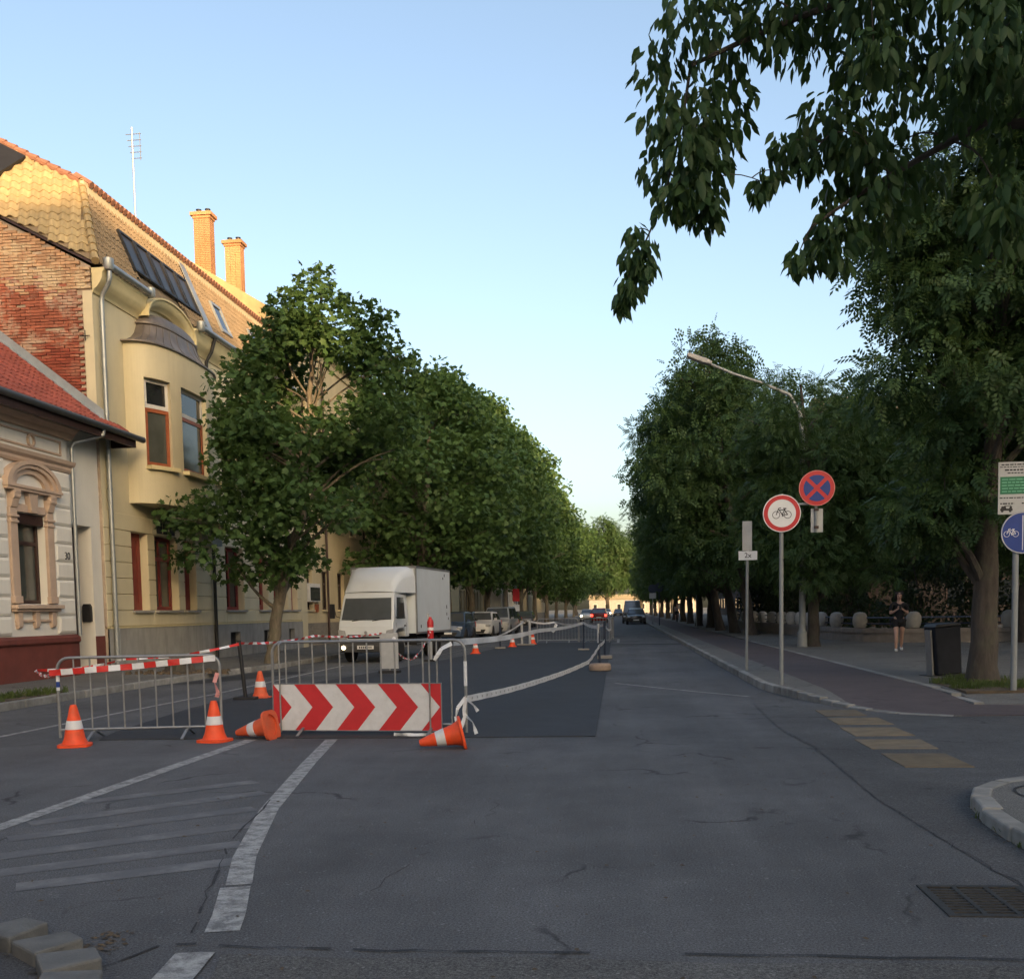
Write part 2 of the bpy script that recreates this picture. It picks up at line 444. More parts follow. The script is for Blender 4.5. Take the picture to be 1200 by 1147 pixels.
# tar seams
rnd = random.Random(3)
def ribbon(name, pts, w, z, material, kind='structure'):
    b = MB(); ragged = 'tar' in name
    for (x0,y0),(x1,y1) in zip(pts, pts[1:]):
        if ragged and rnd.random() < .22: continue
        d = Vector((x1-x0, y1-y0, 0)).normalized(); n = Vector((-d.y, d.x, 0))*w/2*(rnd.uniform(.25,1.15) if ragged else 1)
        b.quad((x0-n.x,y0-n.y,z),(x0+n.x,y0+n.y,z),(x1+n.x,y1+n.y,z),(x1-n.x,y1-n.y,z))
    return tag(b.build(name, material), kind=kind)
def wob(pts, n, a):
    out = []
    for (x0,y0),(x1,y1) in zip(pts, pts[1:]):
        for i in range(n):
            t = i/n; out.append((x0+(x1-x0)*t+rnd.uniform(-a,a), y0+(y1-y0)*t+rnd.uniform(-a,a)))
    return out+[pts[-1]]
ribbon('tar_seam', wob([(-2.62,3.2),(-2.05,4.6),(-2.35,5.6),(-2.62,6.6),(-2.85,8.0)] , 7, .02), .016, .0045, K['seam'])
ribbon('tar_seam', wob([(-2.05,4.42),(-1.2,4.38),(0,4.40),(2.2,4.40)], 8, .015), .018, .0085, K['seam'])
ribbon('tar_seam', wob([(x, y) for y, x in seam_x], 14, .03), .008, .0060, K['seam'])
ribbon('tar_crack', wob([(-1.35,5.2),(-1.2,6.4),(-.95,7.6),(-1.05,9.2),(-.7,10.6)], 9, .05), .006, .0025, K['seam'])
ribbon('tar_crack', wob([(-.9,6.1),(.1,5.9),(.6,6.3)], 9, .045), .005, .0025, K['seam'])
ribbon('tar_crack', wob([(-1.9,9.0),(-.8,9.3),(.4,9.0),(1.4,9.4)], 9, .045), .005, .0025, K['seam'])
# ---- painted markings
ribbon('lane_line', [(-4.52,3.5),(-4.5,7.0),(-4.48,9.5),(-4.46,11.94)], .15, .003, K['line'])
ribbon('edge_line', [(-3.46,11.92),(-3.15,10),(-2.72,7.6),(-2.35,6.1),(-2.14,5.45)], .145, .003, K['line'])
ribbon('edge_line', [(-2.14,5.40),(-1.98,4.9),(-1.905,4.62)], .165, .003, K['line'])
ribbon('edge_line', [(-1.90,4.30),(-1.85,3.9),(-1.75,3.0)], .175, .0095, K['line'])
ribbon('far_lane_line', [(-7.98,12.2),(-7.9,16),(-7.8,19),(-7.9,24),(-8.0,29)], .10, .003, K['line'])
ribbon('far_lane_line', [(-6.3,34),(-6.0,45),(-5.8,60)], .10, .003, K['faint'])
ribbon('stop_line', [(-.12,20.7),(.6,19.55),(1.4,18.3),(2.1,17.3)], .07, .0068, K['line'])
ribbon('lane_dash', [(-.12,45.5),(-.10,51)], .12, .003, K['line'])
for i, (a, c) in enumerate([((-4.35,7.05),(-3.02,8.35)),((-4.2,6.55),(-2.85,7.65)),((-3.95,6.05),(-2.65,7.05)),((-3.75,5.62),(-2.5,6.45)),((-3.4,5.35),(-2.36,5.98)),((-4.4,7.9),(-3.3,8.9))]):
    ribbon('hatch_mark', [a, ((a[0]+c[0])/2, (a[1]+c[1])/2), c], .20, .0025, K['faint'])

# ---- pavements
LK = [(-10.15,-40),(-10.15,21.5),(-9.9,24.5),(-9.55,28),(-9.55,400)]   # left kerb line
b = MB()
for (x0,y0),(x1,y1) in zip(LK, LK[1:]):
    b.quad((-60,y0,.13),(x0-.14,y0,.13),(x1-.14,y1,.13),(-60,y1,.13)); b.quad((x0-.14,y0,-.1),(x0-.14,y0,.13),(x1-.14,y1,.13),(x1-.14,y1,-.1))
walkL = struct(b.build('left_pavement', K['walk']))
ks = MB(); ks.box(-.07,.07,-.495,.495,-.15,.135); kerb_me = ks.mesh('kerb_stone', K['kerb'])
def kerb_run(owner, pts, length, y0=None, y1=None, zf=lambda x, y: 0.0):
    acc = []
    for (ax,ay),(bx_,by) in zip(pts, pts[1:]):
        L = math.hypot(bx_-ax, by-ay); n = max(1, round(L/length))
        for i in range(n):
            t = (i+.5)/n; x, y = ax+(bx_-ax)*t, ay+(by-ay)*t
            if (y0 is not None and y < y0) or (y1 is not None and y > y1): continue
            Mx = Matrix.Translation((x+rnd.uniform(-.008,.008), y, zf(x,y)+rnd.uniform(-.006,.006))) @ Matrix.Rotation(math.atan2(by-ay,bx_-ax)-math.pi/2+rnd.uniform(-.006,.006),4,'Z') @ Matrix.Diagonal((1,L/n-.012,1,1))
            o = link('kerb_stone', kerb_me, owner, False, Mx)
            bv = o.modifiers.new('bevel','BEVEL'); bv.width = .018; bv.segments = 2
            acc.append(o)
    return acc
kerb_run(walkL, [(x-.07,y) for x, y in LK], 1.0, 10, 60)
b = MB()
for (x0,y0),(x1,y1) in (((-9.55,60),(-9.55,400)),((-10.15,-40),(-10.15,10))): b.box(x0-.14,x0,y0,y1,-.1,.13)
kb = b.build('kerb_band', K['kerb'], walkL)

def sm(t): t = max(0., min(1., t)); return t*t*(3-2*t)
def zr(x, y): return .015+.115*sm((y-14.2)/3.2)
def strip_grid(name, material, left, right, ys):
    b = MB(); n = len(ys)
    V = []
    for y in ys: V += [(left(y), y, zr(0,y)), (right(y), y, zr(0,y))]
    b.add(V, [(2*i,2*i+1,2*i+3,2*i+2) for i in range(n-1)])
    b.add([(left(y), y, -.1) for y in ys]+[(left(y), y, zr(0,y)) for y in ys], [(i,i+1,n+i+1,n+i) for i in range(n-1)])
    b.add([(left(ys[0]),ys[0],-.1),(right(ys[0]),ys[0],-.1),(right(ys[0]),ys[0],zr(0,ys[0])),(left(ys[0]),ys[0],zr(0,ys[0]))],[(0,1,2,3)])
    return struct(b.build(name, material))
YS = [14.0,14.4,14.8,15.2,15.6,16,16.4,16.8,17.2,17.6,18,18.6,19.2,19.8,24,30,40,60,100,200,400]
RK = [(19.8,2.50),(19.2,2.51),(18.6,2.55),(18,2.61),(17.6,2.67),(17.2,2.74),(16.8,2.82),(16.4,2.92),(16,3.02),(15.6,3.12),(15.2,3.25),(14.8,3.42),(14.4,3.7),(14.0,4.3)]
RKd = dict(RK)
def rk(y): return RKd.get(y, 2.5)
def cyl(y): return max(3.32, rk(y)+.16)
walkR = strip_grid('kerb_strip', K['walk'], lambda y: rk(y)+.12, cyl, YS)
strip_grid('cycle_path', K['cycle'], lambda y: cyl(y)+.002, lambda y: 5.0 if y > 15 else 9.0, YS)
strip_grid('right_pavement', K['walk'], lambda y: 5.16, lambda y: 60, [y for y in YS if y >= 15.2])
pl_ = [(rk(y)+.06, y) for y in YS if y <= 60][::-1]
kerb_run(walkR, pl_, .8, 13, 60, lambda x, y: zr(x,y)-.13)
b = MB(); b.box(2.5,2.62,60,400,-.1,.13); b.build('kerb_band', K['kerb'], walkR)
eg = MB(); eg.box(-.07,.07,-.49,.49,-.1,.012); edge_me = eg.mesh('edging_stone', K['kerb'])
for i in range(26):
    y = 15.7+i*1.0
    link('edging_stone', edge_me, walkR, False, Matrix.Translation((5.08, y, zr(0,y)-.006)))
# tactile slabs, a broken line of them
for (x0,x1,y0,y1) in [(2.74,3.28,14.12,14.9),(2.70,3.34,13.1,13.85),(2.62,3.3,11.95,12.75),(2.56,3.25,10.85,11.6),(2.58,3.2,9.62,10.5)]:
    bb = MB()
    q = MB(); j_ = lambda: rnd.uniform(-.02,.02)
    q.prism([(x0+j_(),y0+j_()),(x1+j_(),y0+j_()),(x1+j_(),y1+j_()),(x0+j_(),y1+j_())], 'z', -.04, .011)
    q.build('tactile_slab', K['slab'], walkR, bevel=.005)
# corner of the near pavement on the right
CR = [(60,8.75),(4.2,8.75),(3.3,8.55),(2.95,8.32),(2.72,8.02),(2.58,7.65),(2.5,7.2),(2.47,6.6),(2.5,5.6),(2.6,3.0),(2.6,-30)]
b = MB(); inner = [(x+.05 if x < 60 else x, y-.05) for x, y in CR]+[(60,-30)]
b.prism(inner[::-1], 'z', -.1, .095); corner = struct(b.build('corner_pavement', K['walk']))
kerb_run(corner, CR[1:10], .42, -2, 9, lambda x, y: -.035)
b = MB()
for j in range(28):
    a0, a1 = 2*math.pi*j/28, 2*math.pi*(j+1)/28
    for q in [(.24,.26)]:
        b.quad(*[(3.15+r_*1.1*math.cos(a), 7.75+r_*1.5*math.sin(a), .1) for r_, a in ((q[0],a0),(q[1],a0),(q[1],a1),(q[0],a1))])
b.build('cover_joint', K['seam'], corner)
# storm drain
gr = thing('drain_grate', 'dark iron storm drain grate set in the road by the corner kerb', 'drain', (1.86,5.29,0))
b = MB()
for q in (((HX0,HY0),(HX1,HY0)),((HX1,HY0),(HX1,HY1)),((HX1,HY1),(HX0,HY1)),((HX0,HY1),(HX0,HY0))): b.quad((*q[0],-.27),(*q[1],-.27),(*q[1],.002),(*q[0],.002))
b.quad((HX0,HY0,-.27),(HX1,HY0,-.27),(HX1,HY1,-.27),(HX0,HY1,-.27)); b.build('pit', K['ink'], gr)
b = MB()
for x0,x1,y0,y1 in ((1.55,2.08,5.53,5.57),(1.55,2.08,5.01,5.05),(1.55,1.59,5.05,5.53),(2.04,2.08,5.05,5.53)): b.box(x0,x1,y0,y1,-.03,.007)
iron = mat('cast_iron', (.05,.048,.046), .6, .3, 30, .3, 90, metal=.4)
b.build('frame', iron, gr)
for i in range(9):
    q = MB(); y = 5.095+i*.0487; q.box(1.59,2.04,y-.011,y+.011,-.03,.005); q.build('bar', iron, gr)
for x in (1.73,1.89):
    q = MB(); q.box(x-.012,x+.012,5.05,5.53,-.03,.0065); q.build('cross_bar', iron, gr)
# traffic island at the lower left
isl = thing('traffic_island', 'kerbed traffic island with worn concrete stones and grass inside', 'island', (-3.2,4.0,0))
IC = [(-3.35,4.45),(-3.02,4.38),(-2.75,4.26),(-2.53,4.09),(-2.36,3.86),(-2.25,3.58),(-2.2,3.25)]
b = MB(); b.prism([(x-.2,y-.13) for x,y in IC]+[(-6,3.0),(-6,4.6)], 'z', -.05, .05); b.build('soil', K['earth'], isl)
for (a, c) in zip(IC, IC[1:]):
    d = Vector((c[0]-a[0],c[1]-a[1],0)); n = Vector((d.y,-d.x,0)).normalized(); e = d.normalized()*.008
    A, C_ = Vector((*a,0))+e, Vector((*c,0))-e
    q = MB(); z1 = .072+rnd.uniform(-.008,.008)
    I = -n*.24
    poly = [A, C_, C_+I*1.0+d.normalized()*-.05, A+I+d.normalized()*.05]
    q.prism([(p.x,p.y) for p in poly], 'z', -.05, z1); q.build('kerb_stone', K['island'], isl, bevel=.012)
def grass(name, spots, n, h, parent=None, label=None):
    """tufts of curved blades: spots = (x, y, z, radius)"""
    b = MB()
    for (x,y,z,r_) in spots:
        for _ in range(n):
            a, q = rnd.uniform(0,6.28), r_*math.sqrt(rnd.random()); px, py = x+q*math.cos(a), y+q*math.sin(a)
            hh = h*rnd.uniform(.4,1.2); l = rnd.uniform(0,6.28); w = .006; dx, dy = math.cos(l), math.sin(l); bend = hh*rnd.uniform(.1,.6)
            b.add([(px-dy*w,py+dx*w,z),(px+dy*w,py-dx*w,z),(px+dx*bend*.4+dy*w*.7,py+dy*bend*.4-dx*w*.7,z+hh*.65),(px+dx*bend,py+dy*bend,z+hh)],[(0,1,2),(0,2,3)])
    o = b.build(name, K['grass'], parent); tag(o, kind='stuff')
    if label: tag(o, label, 'grass')
    return o
grass('grass', [(-3.1,4.05,.07,.2),(-2.85,3.95,.07,.14),(-3.2,3.7,.07,.3),(-2.72,3.6,.07,.14)], 260, .16, isl)
b = MB(); b.prism([(-10.9,13),(-10.33,13.0),(-10.32,18.0),(-10.6,18.6),(-10.95,17.9)], 'z', .1, .142); struct(b.build('verge', K['earth']))
grass('verge_grass', [(-10.6+rnd.uniform(-.25,.2), 13.2+i*.2, .14, .22) for i in range(26)], 70, .12, None, 'patchy low grass on the verge before the white house')
b = MB(); b.prism([(5.25,16.3),(6.8,16.4),(7.0,18.4),(6.6,19.3),(5.6,19.3),(5.3,18.2)], 'z', .05, .141); struct(b.build('tree_pit_soil', K['earth']))
grass('tree_pit_grass', [(5.7+rnd.uniform(-.35,.9), 16.7+rnd.random()*2.3, .14, .22) for i in range(34)], 60, .10, None, 'thin grass round the foot of the tree beside the bin')
grass('kerb_weeds', [(float(np.interp(6.3+i*.13,[6.6,7.2,7.65,8.02,8.32],[2.47,2.5,2.58,2.72,2.95]))-rnd.uniform(.0,.04), 6.3+i*.13, .003, .05) for i in range(15)], 14, .05, None, 'small weeds growing along the corner kerb')
# dirt and leaf litter along the kerbs
b = MB()
for i in range(900):
    if i < 350: y = rnd.uniform(5.8,8.3); x, z = float(np.interp(y,[6.6,7.2,7.65,8.02,8.32],[2.47,2.5,2.58,2.72,2.95]))-abs(rnd.gauss(0,.05)), .004
    elif i < 600: x, y, z = -2.4+rnd.gauss(0,.06), rnd.uniform(3.4,4.6), .004
    else: x, y, z = rnd.uniform(-4,2.3), rnd.uniform(3.8,12), .008
    s_ = rnd.uniform(.006,.02); a = rnd.uniform(0,6.28); c, d = math.cos(a)*s_, math.sin(a)*s_
    b.add([(x-c,y-d,z),(x+d*.6,y-c*.6,z+s_*.3),(x+c,y+d,z+s_*.15),(x-d*.6,y+c*.6,z)],[(0,1,2,3)])
tag(b.build('leaf_litter', K['earth']), 'crumbs of soil and dry leaves scattered on the asphalt', 'litter', kind='stuff')

# ================================================================== BUILDINGS (left side: facades at X = FX, facing +X)
FX = -13.2
def facade(name, material, parent, X, Y0, Y1, Z0, Z1, ops, depth=.25, back=None):
    """wall sheet with real openings and reveals"""
    ys = sorted({Y0, Y1, *[o[0] for o in ops], *[o[1] for o in ops]}); zs = sorted({Z0, Z1, *[o[2] for o in ops], *[o[3] for o in ops]})
    b = MB()
    for y0, y1 in zip(ys, ys[1:]):
        for z0, z1 in zip(zs, zs[1:]):
            if any(o[0] <= y0 and y1 <= o[1] and o[2] <= z0 and z1 <= o[3] for o in ops): continue
            b.quad((X,y0,z0),(X,y1,z0),(X,y1,z1),(X,y0,z1))
    for (y0,y1,z0,z1) in [o[:4] for o in ops]:
        D = X-depth
        b.quad((X,y0,z0),(X,y0,z1),(D,y0,z1),(D,y0,z0)); b.quad((X,y1,z0),(D,y1,z0),(D,y1,z1),(X,y1,z1))
        b.quad((X,y0,z1),(X,y1,z1),(D,y1,z1),(D,y0,z1)); b.quad((X,y0,z0),(D,y0,z0),(D,y1,z0),(X,y1,z0))
    return b.build(name, material, parent)
def window(parent, X, y0, y1, z0, z1, frame, glass, fw=.08, mull=(), trans=(), depth=.2, fd=.07):
    """frame recessed by depth; mull: vertical bars at fractions; trans: horizontal bars at fractions"""
    b = MB(); D = X-depth
    b.box(D-fd,D,y0,y0+fw,z0,z1); b.box(D-fd,D,y1-fw,y1,z0,z1); b.box(D-fd,D-.001,y0+fw,y1-fw,z0,z0+fw); b.box(D-fd,D-.001,y0+fw,y1-fw,z1-fw,z1)
    for t in mull: y = y0+(y1-y0)*t; b.box(D-fd,D-.003,y-fw*.45,y+fw*.45,z0+fw,z1-fw)
    for t in trans: z = z0+(z1-z0)*t; b.box(D-fd,D-.006,y0+fw,y1-fw,z-fw*.5,z+fw*.5)
    w = b.build('window', frame, parent)
    q = MB(); q.box(D-fd+.012,D-fd+.022,y0+fw*.5,y1-fw*.5,z0+fw*.5,z1-fw*.5); pn = link('pane', q.mesh('pane', glass), w, False)
    pn.location = -w.location - Vector((0,0,0)) if False else (0,0,0)
    return w

# individual roof tiles laid on a sloping plane
def tile_mesh(name, material, w, l, t=.022):
    b = MB(); n = 6; V = []
    for j in range(2):
        for i in range(n+1):
            u = i/n; x = (u-.5)*w; z = .035*math.sin(u*math.pi*2)+.012 + (t if j == 0 else 0)
            V.append((x, -l*.5 if j == 0 else l*.62, z))
    F = [(i,i+1,n+2+i,n+1+i) for i in range(n)]
    b.add(V, F)
    b.add([V[i] for i in range(n+1)]+[(V[i][0],V[i][1],V[i][2]-t) for i in range(n+1)], [(i,i+1,n+2+i,n+1+i) for i in range(n)])
    return b.mesh(name, material, True, 50)
def lay_tiles(parent, me, origin, du, dv, nu, nv, w, l, keep=None, limit=300, name='roof_tile', jitter=.006):
    """origin + i*w*du + j*l*dv; first `limit` kept as single objects, the rest joined as stuff"""
    du, dv = Vector(du).normalized(), Vector(dv).normalized(); nn = du.cross(dv).normalized()
    Mr = Matrix((du, dv, nn)).transposed().to_4x4()
    cells = []
    for j in range(nv):
        for i in range(nu):
            p = Vector(origin)+du*(w*(i+.5))+dv*(l*(j+.5))
            if keep is None or keep(p): cells.append(p)
    off = parent.location
    rest = MB()
    vs_ = [v.co.copy() for v in me.vertices]; fs = [tuple(pp.vertices) for pp in me.polygons]
    for k, p in enumerate(cells):
        Mx = Matrix.Translation(p-off+nn*(.01+rnd.uniform(0,jitter))) @ Mr @ Matrix.Rotation(rnd.uniform(-.02,.02),4,'Z')
        if k < limit: link(name, me, parent, False, Mx)
        else: rest.add([Mx@v for v in vs_], fs)
    if rest.v:
        o = rest.build('roof_tiles', list(me.materials), parent, False, smooth=True); tag(o, kind='stuff')

def text_mesh(name, body, size, material, parent, Mx, extrude=.006):
    cu = bpy.data.curves.new(name, 'FONT'); cu.body = body; cu.size = size; cu.extrude = extrude; cu.align_x = 'CENTER'; cu.align_y = 'CENTER'
    tmp = bpy.data.objects.new('tmp', cu); COL.objects.link(tmp)
    dg = bpy.context.evaluated_depsgraph_get(); me = bpy.data.meshes.new_from_object(tmp.evaluated_get(dg))
    bpy.data.objects.remove(tmp); me.materials.clear(); me.materials.append(material)
    return link(name, me, parent, False, Mx)
FACE_X = Matrix(((0,0,1,0),(1,0,0,0),(0,1,0,0),(0,0,0,1)))      # flat XY art -> plane facing +X
FACE_NY = Matrix(((1,0,0,0),(0,0,-1,0),(0,1,0,0),(0,0,0,1)))    # flat XY art -> plane facing -Y

# ---------------------------------------------------------------- white house
H = thing('white_house', 'low white stucco house with red tiled roof and beige window surround', 'house', (-18,15,.13))
ops = [(21.45,22.62,1.85,3.87),(17.6,18.77,1.85,3.87),(13.7,14.87,1.85,3.87)]
facade('wall', K['white'], H, FX, 6, 23.72, 1.0, 6.2, ops, .3)
facade('entrance_wall', K['white'], H, FX-.05, 23.72, 25.28, .1, 6.2, [(23.9,24.8,.1,3.8)], .45)
b = MB(); b.quad((FX,23.72,.1),(FX-.05,23.72,.1),(FX-.05,23.72,6.2),(FX,23.72,6.2)); b.build('corner_return', K['white'], H)
b = MB(); b.quad((-23,6,.1),(FX,6,.1),(FX,6,6.2),(-23,6,6.2)); b.quad((-23,6,.1),(-23,25.2,.1),(-23,25.2,6.2),(-23,6,6.2))
b.build('side_wall', K['white'], H)
b = MB(); b.box(FX-.3,FX+.06,6,23.75,.05,.93); b.box(FX-.05,FX+.01,23.75,23.9,.05,1.05); b.box(FX-.05,FX-.04,24.8,25.28,.05,1.05); b.build('base', K['redbase'], H, bevel=.01)
b = MB(); b.prism([(FX-.1,.93),(FX+.10,.93),(FX+.13,.97),(FX+.12,1.06),(FX+.06,1.12),(FX-.1,1.14)], 'y', 6, 23.78); b.build('base_ledge', K['redbase'], H, bevel=.015)
dr = MB(); dr.box(FX-.56,FX-.5,23.9,24.8,.15,3.8)
for z0, z1 in ((.3,1.2),(1.35,2.3),(2.45,2.95),(3.1,3.7)): dr.box(FX-.5,FX-.485,24.0,24.7,z0,z1)
door = dr.build('door', K['darkwood'], H, bevel=.006)
q = MB(); q.tube([(FX-.47,24.08,1.2),(FX-.40,24.08,1.2),(FX-.40,24.18,1.2)], .012); q.build('handle', K['zinc'], door)
b = MB(); b.box(FX-.33,FX-.10,24.70,24.80,1.42,1.80); b.prism([(FX-.33,1.80),(FX-.10,1.80),(FX-.14,1.87),(FX-.29,1.87)], 'y', 24.70, 24.80); b.build('mailbox', K['black'], H, bevel=.01)
for k, (y0,y1,z0,z1) in enumerate(ops):
    w = window(H, FX, y0, y1, z0, z1, K['darkwood'], K['glassg'], .09, (), (.68,), .18)
    s = (y0+y1)/2
    b = MB(); b.box(FX-.17,FX-.02,y0+.01,y1-.01,z1-.24,z1-.005); b.build('roller_shutter_box', K['darkwood'], H, bevel=.02)
    # beige surround
    b = MB()
    for sg in (-1, 1):
        ya, yb = sorted((s+sg*.585, s+sg*.86))
        b.box(FX-.01,FX+.07,ya,yb,1.86,3.96); b.box(FX-.01,FX+.10,ya-.02,yb+.02,1.86,2.02); b.box(FX-.01,FX+.10,ya-.02,yb+.02,3.62,3.68); b.box(FX-.01,FX+.11,ya-.02,yb+.02,3.74,3.80)
        ya, yb = sorted((s+sg*.60, s+sg*.84))
        b.prism([(FX-.01,3.96),(FX+.10,3.96),(FX+.14,4.1),(FX+.2,4.28),(FX+.2,4.33),(FX-.01,4.33)], 'y', ya, yb)
        b.lathe([(.07,ya-.01),(.07,yb+.01)], 12, (FX+.12,0,4.2), 'y')
    b.box(FX-.01,FX+.05,s-.585,s+.585,3.88,4.06)
    b.prism([(s-.12,3.88),(s+.12,3.88),(s+.19,4.33),(s-.19,4.33)], 'x', FX-.01, FX+.13)
    b.build('window_surround', K['beige'], H, bevel=.012)
    b = MB(); b.box(FX-.01,FX+.18,s-1.06,s+1.06,4.33,4.39); b.box(FX-.01,FX+.21,s-1.09,s+1.09,4.39,4.45)
    n = 18
    def arc(rr, zz, i): t = math.pi*i/n; return (s-rr*math.cos(t), 4.45+zz*math.sin(t))
    for r0,z0_,r1,z1_,dx in ((.93,.50,1.07,.58,.19),(.80,.42,.93,.50,.15),(.58,.30,.80,.42,.08)):
        for i in range(n):
            a_, b_, c_, d_ = arc(r0,z0_,i), arc(r0,z0_,i+1), arc(r1,z1_,i+1), arc(r1,z1_,i)
            b.prism([a_,b_,c_,d_], 'x', FX-.01, FX+dx)
    b.build('arched_pediment', K['beige'], H)
    b = MB(); b.box(FX-.02,FX+.20,s-.95,s+.95,1.74,1.83); b.box(FX-.02,FX+.14,s-.9,s+.9,1.68,1.74); b.box(FX-.01,FX+.06,s-.78,s+.78,1.44,1.50)
    for dy in (-.68,0,.68): b.box(FX-.01,FX+.09,s+dy-.09,s+dy+.09,1.36,1.68); b.lathe([(.06,s+dy-.07),(.06,s+dy+.07)], 12, (FX+.03,0,1.36), 'y')
    b.build('sill', K['beige'], H, bevel=.012)
    if k == 0:
        b = MB()
        for _ in range(60):
            y, z = rnd.gauss(y0+.3,.12), 1.97+abs(rnd.gauss(0,.14)); a = rnd.uniform(0,6.28); d = .05
            b.add([(FX-.215,y,z),(FX-.213,y+math.cos(a)*d,z+math.sin(a)*d),(FX-.212,y+math.cos(a+.6)*d*1.4,z+math.sin(a+.6)*d*1.4)],[(0,1,2)])
        pt = b.build('window_plant', K['leafd'], H); tag(pt, kind='stuff')
# rusticated facing blocks beside the window
bk = {}
def block(parent, mt, y0, y1, z0, z1, X=FX, proud=.05, bev=.02, name='facing_block'):
    key = (round(y1-y0,3), round(z1-z0,3), mt.name, proud)
    if key not in bk:
        q = MB(); w, h = (y1-y0)/2, (z1-z0)/2; e = min(bev, h*.4)
        V = [(-.02,-w,-h),(-.02,w,-h),(-.02,w,h),(-.02,-w,h),(proud,-w+e,-h+e),(proud,w-e,-h+e),(proud,w-e,h-e),(proud,-w+e,h-e),(proud*.5,-w,-h),(proud*.5,w,-h),(proud*.5,w,h),(proud*.5,-w,h)]
        q.add(V, [(4,5,6,7),(0,1,9,8),(1,2,10,9),(2,3,11,10),(3,0,8,11),(8,9,5,4),(9,10,6,5),(10,11,7,6),(11,8,4,7)])
        bk[key] = q.mesh(name, mt)
    return link(name, bk[key], parent, False, Matrix.Translation(Vector((X,(y0+y1)/2,(z0+z1)/2))-parent.location))
zz = 1.16
while zz < 4.9:
    for (ya, yb) in ((22.96,23.72),(20.3,21.08),(19.05,20.28)): block(H, K['white'], ya, yb, zz, zz+.41, proud=.07, bev=.06)
    zz += .425
# cornices and frieze
b = MB(); b.prism([(FX-.02,4.98),(FX+.06,4.98),(FX+.10,5.04),(FX+.10,5.10),(FX+.17,5.16),(FX+.2,5.24),(FX-.02,5.26)], 'y', 6, 23.80); b.build('cornice', K['beige'], H)
b = MB(); b.prism([(FX-.02,5.78),(FX+.10,5.78),(FX+.16,5.9),(FX+.28,6.0),(FX+.30,6.12),(FX-.02,6.12)], 'y', 6, 23.85); b.build('cornice', K['beige'], H)
b = MB()
for (ya, yb) in ((20.0,23.45),(15.6,19.7)):
    b.box(FX-.01,FX+.035,ya,yb,5.66,5.70); b.box(FX-.01,FX+.035,ya,yb,5.36,5.40); b.box(FX-.01,FX+.035,ya,ya+.04,5.40,5.66); b.box(FX-.01,FX+.035,yb-.04,yb,5.40,5.66)
for i in range(16):
    t0, t1 = 2*math.pi*i/16, 2*math.pi*(i+1)/16
    b.prism([(22.2+r_*math.cos(t), 5.53+r_*1.15*math.sin(t)) for r_, t in ((.10,t0),(.145,t0),(.145,t1),(.10,t1))], 'x', FX-.01, FX+.05)
b.build('frieze_panel', K['beige'], H)
# eaves, gutter, downpipe
b = MB(); b.box(FX-.2,-12.6,6,26.0,6.13,6.19); b.box(-12.62,-12.56,6,26.05,5.93,6.2); b.box(FX-.1,-12.58,25.95,26.05,5.93,6.2); b.build('soffit', K['darkwood'], H)
gm = mat('dark_gutter', (.09,.095,.10), .45, .15, 5, metal=.5)
b = MB(); b.tube([(-12.50,6,6.17),(-12.50,26.35,6.17)], .08, 12); b.build('gutter', gm, H)
b = MB(); b.tube([(-12.52,24.3,6.12),(-12.54,24.3,5.98),(-12.7,24.2,5.9),(-13.05,23.82,5.72),(-13.1,23.78,5.6),(-13.1,23.78,3),(-13.1,23.78,1.1)], .045, 10); b.build('downpipe', K['zinc'], H)
RS = math.tan(R(38))
def zroof(x): return 6.2+(-12.62-x)*RS
b = MB(); b.quad((-12.55,6,zroof(-12.55)-.02),(-12.55,26.1,zroof(-12.55)-.02),(-12.9,26.1,zroof(-12.9)-.02),(-12.9,6,zroof(-12.9)-.02)); b.quad((-12.9,6,zroof(-12.9)-.02),(-12.9,25.2,zroof(-12.9)-.02),(-18,25.2,zroof(-18)-.02),(-18,6,zroof(-18)-.02)); b.quad((-18,6,zroof(-18)-.02),(-18,25.2,zroof(-18)-.02),(-23.5,25.2,6.0),(-23.5,6,6.0))
roofH = b.build('roof', K['tile_r'], H)
tr = tile_mesh('roof_tile', K['tile_r'], .22, .30)
sl = Vector((-1,0,RS)).normalized()
lay_tiles(H, tr, (-12.52,19.22,zroof(-12.52)), (0,1,0), sl, 32, 13, .215, .29, lambda p: (p.y < 25.0 or p.x > -12.95), 300)
b = MB(); b.quad((-12.95,25.18,zroof(-12.95)+.06),(-12.95,24.92,zroof(-12.95)+.06),(-17,24.92,zroof(-17)+.06),(-17,25.18,zroof(-17)+.06)); b.quad((-12.95,25.18,zroof(-12.95)+.06),(-17,25.18,zroof(-17)+.06),(-17,25.18,zroof(-17)+.30),(-12.95,25.18,zroof(-12.95)+.30)); b.build('flashing', K['zinc'], H)
text_mesh('house_number', '30', .25, K['ink'], H, Matrix.Translation(Vector((FX+.075,23.42,2.99))-H.location) @ FACE_X)

# ---------------------------------------------------------------- yellow corner building
Yb = thing('yellow_townhouse', 'two storey yellow townhouse with bowed oriel, brick party wall and mansard roof', 'building', (-18,33,.13))
Y0, Y1 = 25.3, 41.6
gf = [(26.8,27.75,1.70,3.83),(28.2,29.7,1.70,3.83),(30.15,31.0,1.70,3.83),(33.45,35.1,1.70,3.83),(36.6,37.6,1.70,3.83),(38.2,39.9,1.70,3.83),(40.3,41.1,1.70,3.83)]
up_ = [(33.5,35.0,5.85,8.15),(36.4,37.8,5.85,8.15),(39.0,40.4,5.85,8.15)]
cel = [(33.6,34.5,.45,.95),(36.9,37.7,.45,.95),(39.8,40.5,.45,.95)]
facade('wall', K['yellow'], Yb, FX, Y0, Y1, 1.22, 10.0, gf+up_, .26)
facade('plinth', K['greyplinth'], Yb, FX+.06, Y0, Y1, .08, 1.23, cel, .2)
